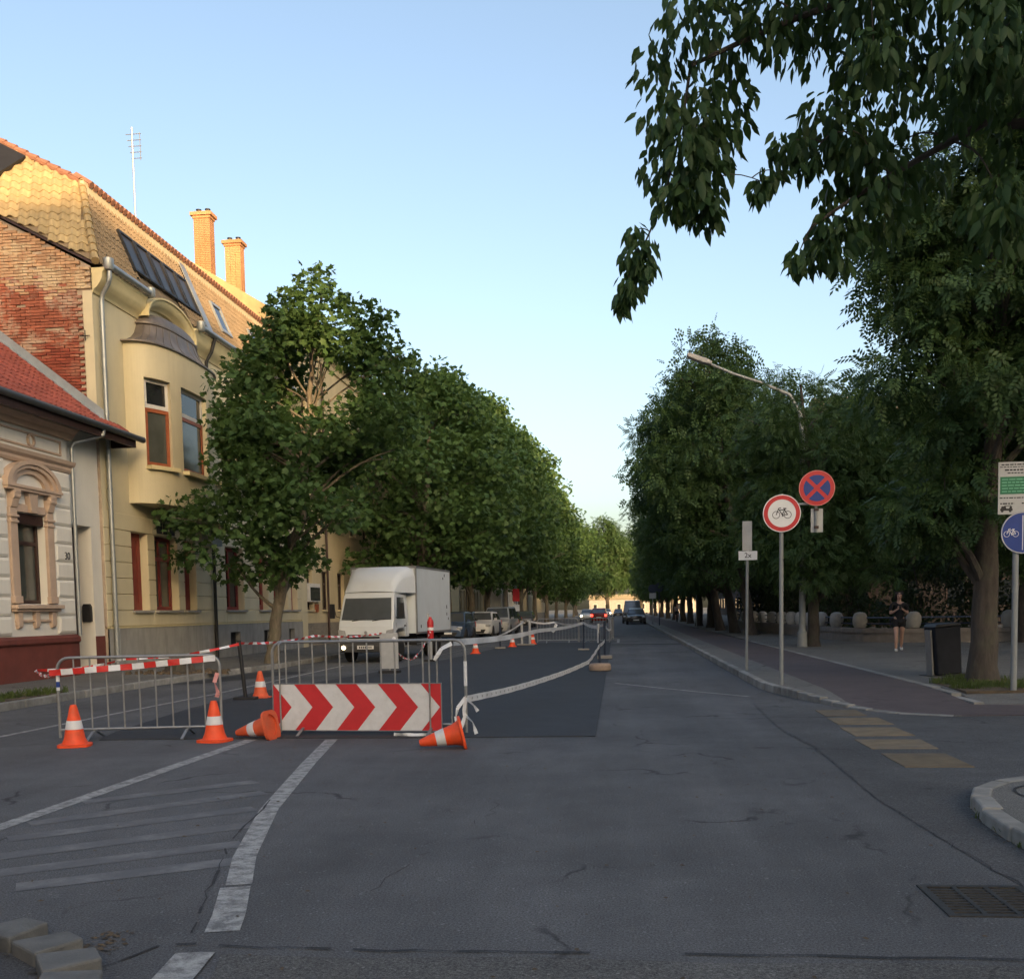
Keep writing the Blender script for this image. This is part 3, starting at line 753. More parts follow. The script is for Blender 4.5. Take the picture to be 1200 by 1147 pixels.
b = MB(); b.box(FX-.05,FX+.075,Y0,Y1,1.225,1.265); b.build('plinth_trim', K['yellow2'], Yb)
for c in cel:
    b = MB(); b.box(FX-.14,FX-.12,c[0],c[1],c[2],c[3]); b.build('cellar_hatch', K['black'], Yb)
rows = [1.272,1.70,2.125,2.55,2.975,3.40,3.83,4.28]
for z0, z1 in zip(rows, rows[1:]):
    cuts = [Y0+.0]
    gaps = [(o[0],o[1]) for o in gf] if 1.69 < z0 < 3.80 else []
    segs = []; y = Y0
    for a_, c_ in gaps: segs.append((y,a_)); y = c_
    segs.append((y,Y1))
    for a_, c_ in segs:
        L = c_-a_
        n = max(1, round(L/2.6))
        for i in range(n): block(Yb, K['yellow'], a_+L*i/n+.006, a_+L*(i+1)/n-.006, z0+.008, z1-.008, proud=.03, bev=.014)
for k, o in enumerate(gf):
    wide = o[1]-o[0] > 1.2
    window(Yb, FX, o[0], o[1], o[2], o[3], K['redwood'], K['glass'] if k != 1 else K['glassg'], .11 if wide else .2, (.5,) if wide else (), (.7,) if wide else (), .2)
    b = MB(); b.box(FX-.2,FX+.12,o[0]-.1,o[1]+.1,o[2]-.07,o[2]-.005); b.build('sill', K['greyplinth'], Yb, bevel=.008)
    if k in (0, 2):
        b = MB(); b.box(FX-.25,FX-.215,o[0]+.19,o[1]-.19,o[2]+.15,o[3]-.15); b.build('shutter', K['redwood'], Yb)
for o in up_:
    window(Yb, FX, o[0], o[1], o[2], o[3], K['darkwood'], K['glass'], .09, (.5,), (.68,), .18)
    b = MB(); b.box(FX-.2,FX+.1,o[0]-.1,o[1]+.1,o[2]-.09,o[2]-.005); b.build('sill', K['yellow2'], Yb, bevel=.008)
# ventilation grilles and soot above the middle window
b = MB()
for i in range(3):
    y0 = 28.35+i*.42
    b.box(FX,FX+.04,y0,y0+.36,3.90,4.20)
    for j in range(6): b.box(FX+.04,FX+.055,y0+.02+j*.055,y0+.05+j*.055,3.92,4.18)
b.build('vent_grille', K['black'], Yb)
b = MB(); b.box(FX,FX+.38,31.55,32.35,3.75,4.1); b.build('wall_unit', K['zinc'], Yb)
b = MB(); b.prism([(FX,4.45),(FX+.75,4.22),(FX+.75,4.26),(FX,4.5)], 'y', 31.2, 32.8); b.build('small_canopy', K['black'], Yb)
# oriel
OA, OB, OC, OE = 2.45, .95, 29.3, .7
def orl(t, s=1.0, din=0.0):
    th = math.pi*t; c, q = math.cos(th), math.sin(th)
    return (FX+max(0,(OB*s-din))*abs(q)**OE, OC-(OA*s-din)*math.copysign(abs(c)**OE, c))
NS = 48
wins = [(6,16),(20,27),(32,42)]
def in_win(i, z0, z1): return any(a_ <= i < c_ for a_, c_ in wins) and z0 >= 5.61 and z1 <= 7.98
b = MB(); zs = [4.6,5.62,7.97,8.9]
for i in range(NS):
    p, q = orl(i/NS), orl((i+1)/NS)
    for z0, z1 in zip(zs, zs[1:]):
        if not in_win(i, z0, z1): b.quad((*p,z0),(*q,z0),(*q,z1),(*p,z1))
for a_, c_ in wins:
    for t in (a_, c_):
        p, q = orl(t/NS), orl(t/NS, 1, .16); b.quad((*p,5.62),(*q,5.62),(*q,7.97),(*p,7.97))
    for i in range(a_, c_):
        p, q, p2, q2 = orl(i/NS), orl((i+1)/NS), orl(i/NS,1,.16), orl((i+1)/NS,1,.16)
        for z in (5.62,7.97): b.quad((*p,z),(*q,z),(*q2,z),(*p2,z))
b.poly([(*orl(i/NS),4.6) for i in range(NS+1)])
b.build('oriel', K['yellow'], Yb, smooth=True)
for a_, c_ in wins:
    A, Bq = Vector((*orl(a_/NS,1,.12),0)), Vector((*orl(c_/NS,1,.12),0))
    d = (Bq-A).normalized(); L = (Bq-A).length
    def wb(mb, u0, u1, z0, z1, th=.06, o=0.0):
        n = Vector((d.y,-d.x,0)); P = [A+d*u0, A+d*u1]
        V = []
        for pz in (z0, z1):
            for pp, k in ((P[0],o),(P[1],o),(P[1],o-th),(P[0],o-th)): V.append((pp.x+n.x*k, pp.y+n.y*k, pz))
        mb.add(V, [(0,1,2,3),(7,6,5,4),(0,1,5,4),(1,2,6,5),(2,3,7,6),(3,0,4,7)])
    # white top sash over varnished lower sash
    f = MB(); wb(f,0,.09,5.63,7.19); wb(f,L-.09,L,5.63,7.19); wb(f,.09,L-.09,5.63,5.74); wb(f,.09,L-.09,7.09,7.19)
    wl = f.build('window', K['orangewood'], Yb)
    f = MB(); wb(f,0,.08,7.195,7.96); wb(f,L-.08,L,7.195,7.96); wb(f,.08,L-.08,7.195,7.30); wb(f,.08,L-.08,7.88,7.96)
    wu = f.build('window', K['whitewood'], Yb)
    f = MB(); wb(f,.08,L-.08,5.72,7.11,.01,-.035); f.build('pane', K['glassg'], wl, False)
    f = MB(); wb(f,.07,L-.07,7.27,7.90,.01,-.035); f.build('pane', K['glass'], wu, False)
    f = MB(); wb(f,-.1,L+.1,5.51,5.615,.30,.30); f.build('sill', K['yellow2'], Yb)
for w in Yb.children:
    for c in w.children: c.location = (0,0,0)
# lead hat of the oriel
prof = [(1.06,9.03),(1.06,9.07),(1.0,9.11),(.90,9.2),(.80,9.34),(.725,9.52),(.68,9.72),(.66,9.86),(.69,9.88),(.69,9.94),(.655,9.96),(.63,10.08),(.57,10.2),(.47,10.32),(.3,10.42),(.1,10.47)]
b = MB(); n = 40
prof = [(s_, 8.88+(z-9.03)*.83) for s_, z in prof]
V = [(*orl(i/n, s_), z) for s_, z in prof for i in range(n+1)]
b.add(V, [(k*(n+1)+i, k*(n+1)+i+1, (k+1)*(n+1)+i+1, (k+1)*(n+1)+i) for k in range(len(prof)-1) for i in range(n)])
b.poly([(*orl(i/n, 1.06), 8.88) for i in range(n+1)])
hat = b.build('oriel_roof', K['lead'], Yb, smooth=True)
b = MB()
for i in range(3, n-2, 3):
    b.tube([(*orl(i/n, s_+.006), z) for s_, z in prof[2:8]], .012, 5)
b.build('standing_seam', K['lead'], hat, False); hat.children[0].location = (0,0,0)
# cornice rising in an arch over the oriel
CP = [(0,9.72),(.05,9.72),(.08,9.80),(.16,9.86),(.24,9.96),(.30,10.06),(.32,10.22),(.36,10.26),(.36,10.32),(0,10.32)]
def cornice(name, path, material):
    """path: list of (y, z offset, tilt)"""
    b = MB(); n = len(CP)
    V = []
    for (y, dz, ang, sc_) in path:
        for (dx, z) in CP:
            h = (z-9.72)*sc_
            V.append((FX-.01+dx, y-math.sin(ang)*h, 9.72+dz+math.cos(ang)*h))
    b.add(V, [(i*n+j, i*n+(j+1)%n, (i+1)*n+(j+1)%n, (i+1)*n+j) for i in range(len(path)-1) for j in range(n)])
    b.add(V[:n], [tuple(range(n))]); b.add(V[-n:], [tuple(range(n))])
    return b.build(name, material, Yb, smooth=True)
cornice('cornice', [(25.3,0,0,1),(27.74,0,0,1)], K['yellow2']); cornice('cornice', [(30.96,0,0,1),(41.6,0,0,1)], K['yellow2'])
na = 28
AP = [(0,0),(.10,0),(.14,.05),(.22,.09),(.30,.17),(.33,.27),(.38,.29),(.38,.34),(-.5,.34)]
def apt(t, off, dx): return (FX-.01+dx, 29.35-(1.30+off)*math.cos(t), 9.80+(.46+off)*max(0,math.sin(t))**.9)
b = MB(); V = [apt(math.pi*i/na, o_, d_) for i in range(na+1) for d_, o_ in AP]; n = len(AP)
b.add(V, [(i*n+j, i*n+j+1, (i+1)*n+j+1, (i+1)*n+j) for i in range(na) for j in range(n-1)]); b.add(V[:n], [tuple(range(n))]); b.add(V[-n:], [tuple(range(n))])
b.build('arched_cornice', K['yellow2'], Yb, smooth=True)
b = MB()
for i in range(na):
    a_, c_ = apt(math.pi*i/na,.1,0), apt(math.pi*(i+1)/na,.1,0)
    b.quad((FX+.004,a_[1],9.6),(FX+.004,c_[1],9.6),(FX+.004,c_[1],c_[2]),(FX+.004,a_[1],a_[2]))
b.build('arch_wall', K['yellow'], Yb)
# gutters, hoppers and downpipes
b = MB(); b.tube([(FX+.42,25.35,10.42),(FX+.42,27.75,10.40)], .085, 12); b.lathe([(.10,10.28),(.13,10.34),(.13,10.56),(.11,10.56)], 14, (FX+.42,25.42,0)); b.lathe([(.09,10.3),(.12,10.36),(.12,10.54),(.1,10.54)], 14, (FX+.42,27.78,0)); b.build('gutter', K['zinc'], Yb)
b = MB(); b.tube([(FX+.42,31.15,10.42),(FX+.42,41.6,10.40)], .085, 12); b.lathe([(.10,10.28),(.13,10.34),(.13,10.56),(.11,10.56)], 14, (FX+.42,31.2,0)); b.build('gutter', K['zinc'], Yb)
for y in (25.55,):
    b = MB(); b.tube([(FX+.42,y-.1,10.3),(FX+.42,y-.1,10.1),(FX+.38,y-.08,9.98),(FX+.16,y,9.72),(FX+.13,y,9.55),(FX+.13,y,5),(FX+.13,y,.15)], .058, 12)
    for z in (8.9,6.7,4.8,3.0,1.3): b.lathe([(.07,z),(.07,z+.05)], 12, (FX+.13,y,0))
    b.build('downpipe', K['zinc'], Yb)
    b = MB(); b.tube([(FX+.13,y+.14,1.25),(FX+.13,y+.14,.15)], .03, 8); b.build('downpipe', K['zinc'], Yb)
b = MB(); b.tube([(FX+.42,32.3,10.35),(FX+.3,32.25,9.9),(FX+.13,32.22,9.6),(FX+.13,32.22,.15)], .055, 12); b.build('downpipe', K['black'], Yb)
b = MB(); b.tube([(orl(.86,1.05)[0],orl(.86,1.05)[1],9.0),(orl(.93)[0]+.03,31.85,8.7),(FX+.09,32.05,8.4),(FX+.09,32.05,4.6)], .035, 8); b.build('downpipe', K['black'], Yb)
# brick party wall
def zverge(x): return 10.40+(-13.1-x)*.53
b = MB(); b.quad((FX+.02,25.30,.1),(FX+.02,25.30,10.36),(-18,25.30,zverge(-18)-.02),(-18,25.30,.1)); b.quad((-18,25.3,.1),(-18,25.3,zverge(-18)-.02),(-23.2,25.3,10.2),(-23.2,25.3,.1)); b.quad((-23.2,25.3,.1),(-23.2,25.3,10.2),(-23.2,41.6,10.2),(-23.2,41.6,.1))
gab = b.build('party_wall', K['mortar'], Yb)
b = MB(); b.box(FX-.22,FX+.03,25.262,25.30,6.0,9.75); b.build('corner_pilaster', K['yellow'], Yb)
br = []
for i in range(4):
    q = MB(); w = .12
    V = [(sx*w+rnd.uniform(-.006,.006), sy*.04-.0, sz*.031+rnd.uniform(-.003,.003)) for sy in (-1,1) for sz in (-1,1) for sx in (-1,1)]
    q.add(V, [(0,1,3,2),(4,6,7,5),(0,2,6,4),(1,5,7,3),(0,4,5,1),(2,3,7,6)])
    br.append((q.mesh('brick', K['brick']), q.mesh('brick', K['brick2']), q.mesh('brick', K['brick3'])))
cells = []
z = 6.55; row = 0
while z < 12.2:
    x = FX-.12-(0 if z < 9.75 else -.12)-(.125 if row % 2 else 0)
    lim = FX-.22 if z < 9.8 else FX
    while x > -16.1:
        if x+.12 < lim+.05 and z < zverge(x)-.10 and z > 6.2+(-12.62-x)*RS+.05: cells.append((x, z))
        x -= .252
    z += .0765; row += 1
cells.sort(key=lambda c: -c[0])
rest = MB(); loc = gab.location+Yb.location
for k, (x, z) in enumerate(cells):
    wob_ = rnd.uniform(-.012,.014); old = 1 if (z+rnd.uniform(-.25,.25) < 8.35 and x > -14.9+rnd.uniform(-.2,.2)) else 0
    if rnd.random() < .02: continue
    if z-.25*(-14-x) > 9.75+rnd.uniform(-.35,.35): old = 2  # upper bricks in the sunlit zone take the paler painted tone
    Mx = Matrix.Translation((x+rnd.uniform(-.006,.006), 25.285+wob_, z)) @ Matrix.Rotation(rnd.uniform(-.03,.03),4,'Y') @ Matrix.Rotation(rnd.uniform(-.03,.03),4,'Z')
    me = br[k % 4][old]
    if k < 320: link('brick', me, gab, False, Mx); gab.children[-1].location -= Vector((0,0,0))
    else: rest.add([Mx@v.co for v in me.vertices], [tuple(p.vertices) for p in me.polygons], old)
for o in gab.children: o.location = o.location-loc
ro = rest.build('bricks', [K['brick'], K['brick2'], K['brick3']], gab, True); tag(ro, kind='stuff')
b = MB(); b.beam((FX+.12,25.24,10.40),(-18.2,25.24,zverge(-18.2)+.02),.12,.05); b.build('verge_board', K['darkwood'], Yb)
b = MB(); b.tube([(FX-.30,25.2,8.62),(FX-.05,25.2,8.62)], .012, 6); b.tube([(FX-.17,25.2,8.50),(FX-.17,25.2,8.76)], .012, 6); b.build('wall_anchor', K['black'], gab, True)
# mansard roof
E0, E1 = Vector((-13.02,25.2,10.42)), Vector((-14.1,26.74,13.02))
sl2 = Vector((-1,0,.53)).normalized()
far = 41.6
b = MB()
T0, T1 = E0+sl2*5.6, E1+sl2*4.8
b.quad(E0, E1, T1, T0)                                                       # tiled end plane facing the camera
b.quad(E0, (E0.x,far,E0.z), (E1.x,far,E1.z), E1)                             # street slope
b.quad((-13.95,26.6,13.02),(-13.95,far,13.02),(-18.4,far,15.3),(-18.4,26.9,15.3)) # upper slope
b.quad((-18.4,26.9,15.3),(-18.4,far,15.3),(-23.3,far,10.3),(-23.3,25.3,10.3))
b.quad(T0, T1, (-18.4,26.9,15.3), (-19,25.2,13.4)); b.poly([(-19,25.2,13.4),(-18.4,26.9,15.3),(-23.3,25.3,10.3)])
b.poly([(-13.02,far,10.42),(-14.1,far,13.02),(-18.4,far,15.3),(-23.3,far,10.3)])
roofY = b.build('roof', K['tile_b'], Yb)
to = tile_mesh('roof_tile', K['tile_o'], .25, .31)
eu = -sl2
ev = (E1-E0) - sl2*((E1-E0).dot(sl2)); L2 = ev.length
# keep tiles inside the parallelogram
def inpar(p):
    d = p-E0; nrm = sl2.cross(E1-E0)
    v = d.dot(ev.normalized())/L2; base = E0+(E1-E0)*v; u = (p-base).dot(sl2)
    return 0.02 <= v <= 1.0 and .06 <= u <= 5.0
hz = Vector((3.82,1.54,0)).normalized(); pn_ = sl2.cross(E1-E0).normalized(); hv_ = hz.cross(pn_).normalized()
if hv_.z < 0: hv_ = -hv_
lay_tiles(Yb, to, E0+hz*.6-hz*.245*26-hv_*.2, hz, hv_, 27, 22, .245, .285, inpar, 300)
hv = (E1-E0)
b = MB()
for i in range(11):
    a_ = E0+hv*(i/11); c_ = E0+hv*((i+1)/11+.02)
    b.tube([a_+Vector((.03,-.03,.02)), c_+Vector((.02,-.02,.0))], [.105,.085], 8)
b.build('hip_tiles', K['tile_o'], Yb)
b = MB()
for i in range(16):
    a_ = E1+sl2*(i*.33); c_ = E1+sl2*((i+1)*.33+.03)
    b.tube([a_+Vector((0,-.02,.05)), c_+Vector((0,-.02,.02))], [.10,.085], 8)
b.build('verge_tiles', K['tile_v'], Yb)
tb = tile_mesh('roof_tile', K['tile_b'], .20, .24)
sv = Vector((E1.x-E0.x, 0, E1.z-E0.z)); SL = sv.length
def slope_pt(y, f, off=0.0):
    n = Vector((sv.z,0,-sv.x)).normalized(); return Vector((E0.x,y,E0.z))+sv*f+n*off
def in_mans(p):
    f = (p.z-E0.z)/sv.z
    return p.y > 25.3+1.5*f and p.y < far-.1 and f < .93 and not (32.35 < p.y < 32.85) and not (abs(p.y-29.35) < 1.7*max(0,1-(f/.34)**2)**.5 if f < .34 else False)
lay_tiles(Yb, tb, E0, (0,1,0), sv, 82, 12, .20, .235, in_mans, 0)
b = MB(); b.box(-14.02,-13.93,26.55,far,12.72,13.0); b.build('fascia', K['cream'], Yb)
b = MB()
for i in range(63): y = 26.85+i*.235; b.tube([(-13.86,y,12.99),(-14.3,y,13.27)], .10, 6)
b.build('upper_eave_tiles', K['tile_v'], Yb)
def on_slope(name, y0, y1, f0, f1, off, th, material, parent=Yb, mb=None):
    P = [slope_pt(y0,f0,off),slope_pt(y1,f0,off),slope_pt(y1,f1,off),slope_pt(y0,f1,off),slope_pt(y0,f0,off+th),slope_pt(y1,f0,off+th),slope_pt(y1,f1,off+th),slope_pt(y0,f1,off+th)]
    q = mb or MB(); q.add(P, [(3,2,1,0),(4,5,6,7),(0,1,5,4),(1,2,6,5),(2,3,7,6),(3,0,4,7)])
    return q if mb is not None else q.build(name, material, parent)
on_slope('flashing_strip', 32.4, 32.82, 0.0, .93, .06, .03, K['zinc'])
for i in range(5):
    y0 = 27.75+i*.90
    f = MB()
    on_slope('', y0,y0+.07,.22,.66,.05,.07,None,None,f); on_slope('', y0+.76,y0+.83,.22,.66,.05,.07,None,None,f); on_slope('', y0+.07,y0+.76,.22,.25,.05,.07,None,None,f); on_slope('', y0+.07,y0+.76,.63,.66,.05,.07,None,None,f)
    w = f.build('skylight', K['black'], Yb)
    pq = on_slope('pane', y0+.06,y0+.77,.24,.64,.07,.015,K['skyglass'],w)
for y0 in (34.0,37.5):
    f = MB(); on_slope('', y0,y0+.08,.22,.62,.05,.07,None,None,f); on_slope('', y0+.8,y0+.88,.22,.62,.05,.07,None,None,f); on_slope('', y0+.08,y0+.8,.22,.26,.05,.07,None,None,f); on_slope('', y0+.08,y0+.8,.58,.62,.05,.07,None,None,f)
    w = f.build('skylight', K['zinc'], Yb); on_slope('pane', y0+.07,y0+.81,.25,.6,.07,.015,K['glass'],w)
b = MB(); p0 = E0+ev*.46+sl2*3.72; 
n2 = sl2.cross(ev).normalized(); n2 = n2 if n2.y < 0 else -n2
V = [p0+sl2*u+ev.normalized()*v+n2*o for o in (.05,.15) for u, v in ((0,0),(.9,0),(.9,1.1),(0,1.1))]
b.add(V, [(3,2,1,0),(4,5,6,7),(0,1,5,4),(1,2,6,5),(2,3,7,6),(3,0,4,7)]); w = b.build('skylight', K['black'], Yb)
# chimneys and aerial
cb = MB(); cb.box(-.12,.12,-.06,.06,-.033,.033)
def chimney(x, y, z0, z1, w, d):
    c = MB(); c.box(x-w/2+.03,x+w/2-.03,y-d/2+.03,y+d/2-.03,z0-2.5,z1)
    ch = c.build('chimney', K['mortar'], roofY, True)
    m_ = MB(); row = 0; z = z0
    while z < z1-.3:
        for face in range(2):
            L = w if face == 0 else d; n = round(L/.25)
            for i in range(n):
                u = -L/2+(i+.5)*L/n
                p = (x+u, y-d/2+.03, z) if face == 0 else (x+w/2-.03, y+u, z)
                hw = L/n/2-.006
                if face == 0: m_.box(p[0]-hw,p[0]+hw,p[1]-.03,p[1]+.03,z-.031,z+.031)
                else: m_.box(p[0]-.03,p[0]+.03,p[1]-hw,p[1]+hw,z-.031,z+.031)
        z += .075; row += 1
    o = m_.build('chimney_bricks', K['chimney'], ch, True); tag(o, kind='stuff')
    c = MB(); c.box(x-w/2-.04,x+w/2+.04,y-d/2-.04,y+d/2+.04,z1-.3,z1-.2); c.box(x-w/2-.11,x+w/2+.11,y-d/2-.11,y+d/2+.11,z1-.2,z1-.06); c.build('chimney_cap', K['chimney'], ch, True)
    for dx in (-.2,.2):
        c = MB(); c.lathe([(.10,z1-.06),(.10,z1+.1),(.12,z1+.1),(.12,z1+.14)], 10, (x+dx,y,0)); c.build('chimney_pot', K['black'], ch, True)
chimney(-17.6, 43.7, 13.2, 18.75, .72, .5)
chimney(-17.55, 47.1, 13.2, 18.75, .74, .5)
b = MB(); b.tube([(-18.0,38.1,14.8),(-18.0,38.1,19.8)], .035, 6)
for k in range(5): b.tube([(-18.25+.05*k,38.1,19.55-.22*k),(-17.65,38.1,19.55-.22*k)], .015, 5)
b.tube([(-17.7,38.1,18.6),(-17.7,38.1,19.6)], .015, 5); b.build('aerial', K['galv'], roofY, True)

# ---------------------------------------------------------------- further buildings on the left
def block_house(name, label, y0, y1, h, wallm, plinthm, roofm, floors, nwin, roof_h, X=FX, deep=10, frame=None, wsize=(1.15,1.75), first=1.7):
    t = thing(name, label, 'building', (X-deep/2,(y0+y1)/2,.13))
    fh = (h-first-.6)/floors; ops = []
    for f_ in range(floors):
        for i in range(nwin):
            c = y0+(y1-y0)*(i+.5)/nwin; z = first+f_*fh
            ops.append((c-wsize[0]/2, c+wsize[0]/2, z, min(z+wsize[1], h-.5)))
    facade('wall', wallm, t, X, y0, y1, 1.1, h, ops, .22)
    b = MB(); b.quad((X,y0,1.1),(X,y0,h),(X-deep,y0,h),(X-deep,y0,1.1)); b.quad((X,y1,1.1),(X-deep,y1,1.1),(X-deep,y1,h),(X,y1,h)); b.quad((X-deep,y0,1.1),(X-deep,y0,h),(X-deep,y1,h),(X-deep,y1,1.1)); b.build('side_wall', wallm, t)
    b = MB(); b.box(X-deep-.02,X+.05,y0-.02,y1+.02,.05,1.12); b.build('plinth', plinthm, t)
    for o in ops:
        window(t, X, *o, frame or K['darkwood'], K['glass'], .08, (.5,), (.68,), .16)
        b = MB(); b.box(X-.15,X+.09,o[0]-.08,o[1]+.08,o[2]-.08,o[2]-.004); b.build('sill', wallm, t)
    for w in t.children:
        for c in w.children: c.location = (0,0,0)
    b = MB(); b.prism([(X-.02,h-.5),(X+.08,h-.5),(X+.12,h-.3),(X+.35,h-.1),(X+.4,h+.05),(X-.02,h+.05)], 'y', y0-.05, y1+.05); b.build('cornice', wallm, t)
    b = MB(); e = .45
    if roof_h: b.prism([(X+e,h+.06),(X-deep/2,h+roof_h),(X-deep-e,h+.06)], 'y', y0-.1, y1+.1)
    else: b.box(X-deep-.1,X+.1,y0-.1,y1+.1,h+.05,h+.35)
    b.build('roof', roofm, t)
    b = MB(); b.tube([(X+.45,y0,h+.03),(X+.45,y1,h+.03)], .08, 8); b.tube([(X+.12,y0+3.9,h-.6),(X+.12,y0+3.9,.2)], .055, 8); b.build('drainage', K['darkwood'], t)
    return t
nb = block_house('cream_house', 'cream rendered house beyond the yellow townhouse with brown downpipe and notice case', 42.4, 58, 13.4, K['cream'], K['stone'], K['tile_o'], 3, 6, 3.4, X=-13.5)
b = MB(); b.box(-13.5,-13.36,43.4,45.0,2.05,2.85); cs = b.build('notice_case', K['whitewood'], nb, bevel=.01)
b = MB(); b.box(-13.37,-13.345,43.5,44.9,2.1,2.68); b.build('pane', K['glassg'], cs); cs.children[0].location = (0,0,0)
b = MB(); b.box(-13.5,-13.44,44.5,45.0,1.6,1.95); b.build('wall_plaque', K['orangewood'], nb)
b = MB(); b.box(FX-.3,FX+.03,41.6,42.4,.05,9.9); b.build('end_pier', K['yellow'], Yb)
block_house('ochre_house', 'ochre three storey house half hidden by the street trees', 58.3, 76, 13.5, K['yellow'], K['stone'], K['tile_o'], 3, 7, 4)
block_house('tall_flats', 'tall pale block of flats rising above the street trees', 92, 112, 19.8, K['cream'], K['concrete'], K['concrete'], 6, 9, 0, X=-14.5)
block_house('grey_house', 'grey house with brown roof far down the street beyond the tall flats', 114, 140, 13, K['white'], K['stone'], K['tile_b'], 3, 10, 4)
block_house('pale_house', 'pale house with brown roof standing at the far end of the row', 142, 190, 13, K['cream'], K['stone'], K['tile_b'], 3, 14, 4)
b = MB(); b.box(-14.5,-14.3,76,84,.1,2.2); w_ = b.build('yard_wall', K['cream']); tag(w_, 'cream yard wall filling the gap before the tall flats', 'wall')
# far end of the street and the buildings behind the park
def plain_block(name, label, x0, x1, y0, y1, h, wallm, roofm, face, nx, nz, rh=3.0, frame=None):
    t = thing(name, label, 'building', ((x0+x1)/2,(y0+y1)/2,0))
    b = MB(); b.box(x0,x1,y0,y1,-.2,h); b.build('wall', wallm, t)
    b = MB(); b.prism([(y0-.4,h+.01),((y0+y1)/2,h+rh),(y1+.4,h+.01)], 'x', x0-.4, x1+.4); b.build('roof', roofm, t)
    for i in range(nx):
        for j in range(nz):
            z = 1.2+j*(h-1)/nz
            q = MB()
            if face == '-y': c = x0+(x1-x0)*(i+.5)/nx; q.box(c-.6,c+.6,y0-.05,y0+.1,z,z+1.7); g_ = (c-.5,c+.5,y0-.07,y0-.04,z+.1,z+1.6)
            elif face == '+y': c = x0+(x1-x0)*(i+.5)/nx; q.box(c-.6,c+.6,y1-.1,y1+.05,z,z+1.7); g_ = (c-.5,c+.5,y1+.04,y1+.07,z+.1,z+1.6)
            else: c = y0+(y1-y0)*(i+.5)/nx; q.box(x0-.05,x0+.1,c-.6,c+.6,z,z+1.7); g_ = (x0-.07,x0-.04,c-.5,c+.5,z+.1,z+1.6)
            w = q.build('window', frame or K['whitewood'], t); q = MB(); q.box(*g_); q.build('pane', K['glass'], w); w.children[0].location = (0,0,0)
    return t
plain_block('far_building', 'pale sunlit building closing the far end of the street', -9, 22, 300, 312, 4.2, K['concrete'], K['tile_o'], '-y', 9, 1, 1.5)
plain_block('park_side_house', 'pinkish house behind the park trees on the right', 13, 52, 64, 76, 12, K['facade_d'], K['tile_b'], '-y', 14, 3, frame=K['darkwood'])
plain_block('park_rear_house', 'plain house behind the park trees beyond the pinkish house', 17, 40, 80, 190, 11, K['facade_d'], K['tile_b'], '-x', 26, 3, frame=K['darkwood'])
# unseen blocks added behind the viewpoint, heights and gap set to shade the street
plain_block('rear_shade_block', 'long unseen block added behind the viewpoint to shade the near street', -60, 39.9, -95, -80, 27.1, K['cream'], K['tile_b'], '+y', 12, 4, .3)
plain_block('rear_shade_corner', 'narrow higher unseen block added to shade the lower mansard', 40.0, 45.4, -95, -80, 31.2, K['yellow'], K['tile_b'], '+y', 2, 4, .3)
plain_block('rear_shade_low', 'lower unseen block added to shade the street below the sun gap', 45.6, 54.6, -95, -80, 25.5, K['white'], K['tile_b'], '+y', 2, 4, .3)
plain_block('rear_shade_tall', 'tall unseen block added to shade the right hand trees', 54.7, 210, -95, -80, 42, K['cream'], K['tile_b'], '+y', 14, 6, .3)

# ================================================================== TREES
def scatter_mesh(name, tv, tf, Rm, T, material):
    """many copies of one small leaf (tv, tf) as a single mesh"""
    N = len(T); k = len(tv); tv = np.array(tv, dtype=np.float32)
    V = np.einsum('nij,kj->nki', Rm, tv) + T[:, None, :]
    me = bpy.data.meshes.new(name)
    me.vertices.add(N*k); me.vertices.foreach_set('co', V.astype(np.float32).ravel())
    lens = np.array([len(f) for f in tf]); flat = np.concatenate([np.array(f) for f in tf])
    L = (flat[None, :] + (np.arange(N)*k)[:, None]).ravel()
    me.loops.add(len(L)); me.loops.foreach_set('vertex_index', L.astype(np.int32))
    tot = np.tile(lens, N); st = np.concatenate([[0], np.cumsum(tot)[:-1]])
    me.polygons.add(len(tot)); me.polygons.foreach_set('loop_start', st.astype(np.int32)); me.polygons.foreach_set('loop_total', tot.astype(np.int32))
    me.materials.append(material); me.update(calc_edges=True); me.validate()
    return me
def frames(dirs, normals, scale):
    """rotation matrices whose y axis = dirs, z axis ~ normals"""
    y = dirs/np.linalg.norm(dirs, axis=1, keepdims=True)
    x = np.cross(y, normals); ln = np.linalg.norm(x, axis=1, keepdims=True); x = x/np.maximum(ln, 1e-6)
    z = np.cross(x, y)
    return np.stack([x, y, z], axis=2)*scale[:, None, None]

# leaf shapes: stem at origin, pointing +y, unit length
PLANE_V = [(0,0,0),(0,.45,.02),(0,1,-.06)]
half = [(.10,.05,0),(.48,.12,-.05),(.34,.36,-.01),(.60,.62,-.08),(.22,.68,-.01)]
PLANE_V += [(x,y,z) for x,y,z in half] + [(-x,y,z) for x,y,z in half]
PLANE_F = [(0,3,4,5,6,7,2,1), (0,1,2,12,11,10,9,8)]
OV_V = [(0,0,0),(.20,.28,-.03),(.17,.6,-.06),(0,1,-.16),(-.17,.6,-.06),(-.20,.28,-.03),(0,.5,.02)]
OV_F = [(0,1,2,3,6),(0,6,3,4,5)]
def pinnate(pairs, w=.10):
    V, F = [], []
    def leaflet(bx, by, dx, dy, l):
        n = len(V); d = math.hypot(dx,dy); dx, dy = dx/d, dy/d; px, py = -dy*w, dx*w
        V.extend([(bx,by,0),(bx+dx*l*.5+px,by+dy*l*.5+py,-.02),(bx+dx*l,by+dy*l,-.07),(bx+dx*l*.5-px,by+dy*l*.5-py,-.02)]); F.append((n,n+1,n+2,n+3))
    for i in range(pairs):
        y = .12+.78*i/pairs
        for s in (-1,1): leaflet(0, y, s*.95, .45, .36-.05*abs(i-pairs/2)/pairs)
    leaflet(0,.85,0,1,.34)
    return V, F
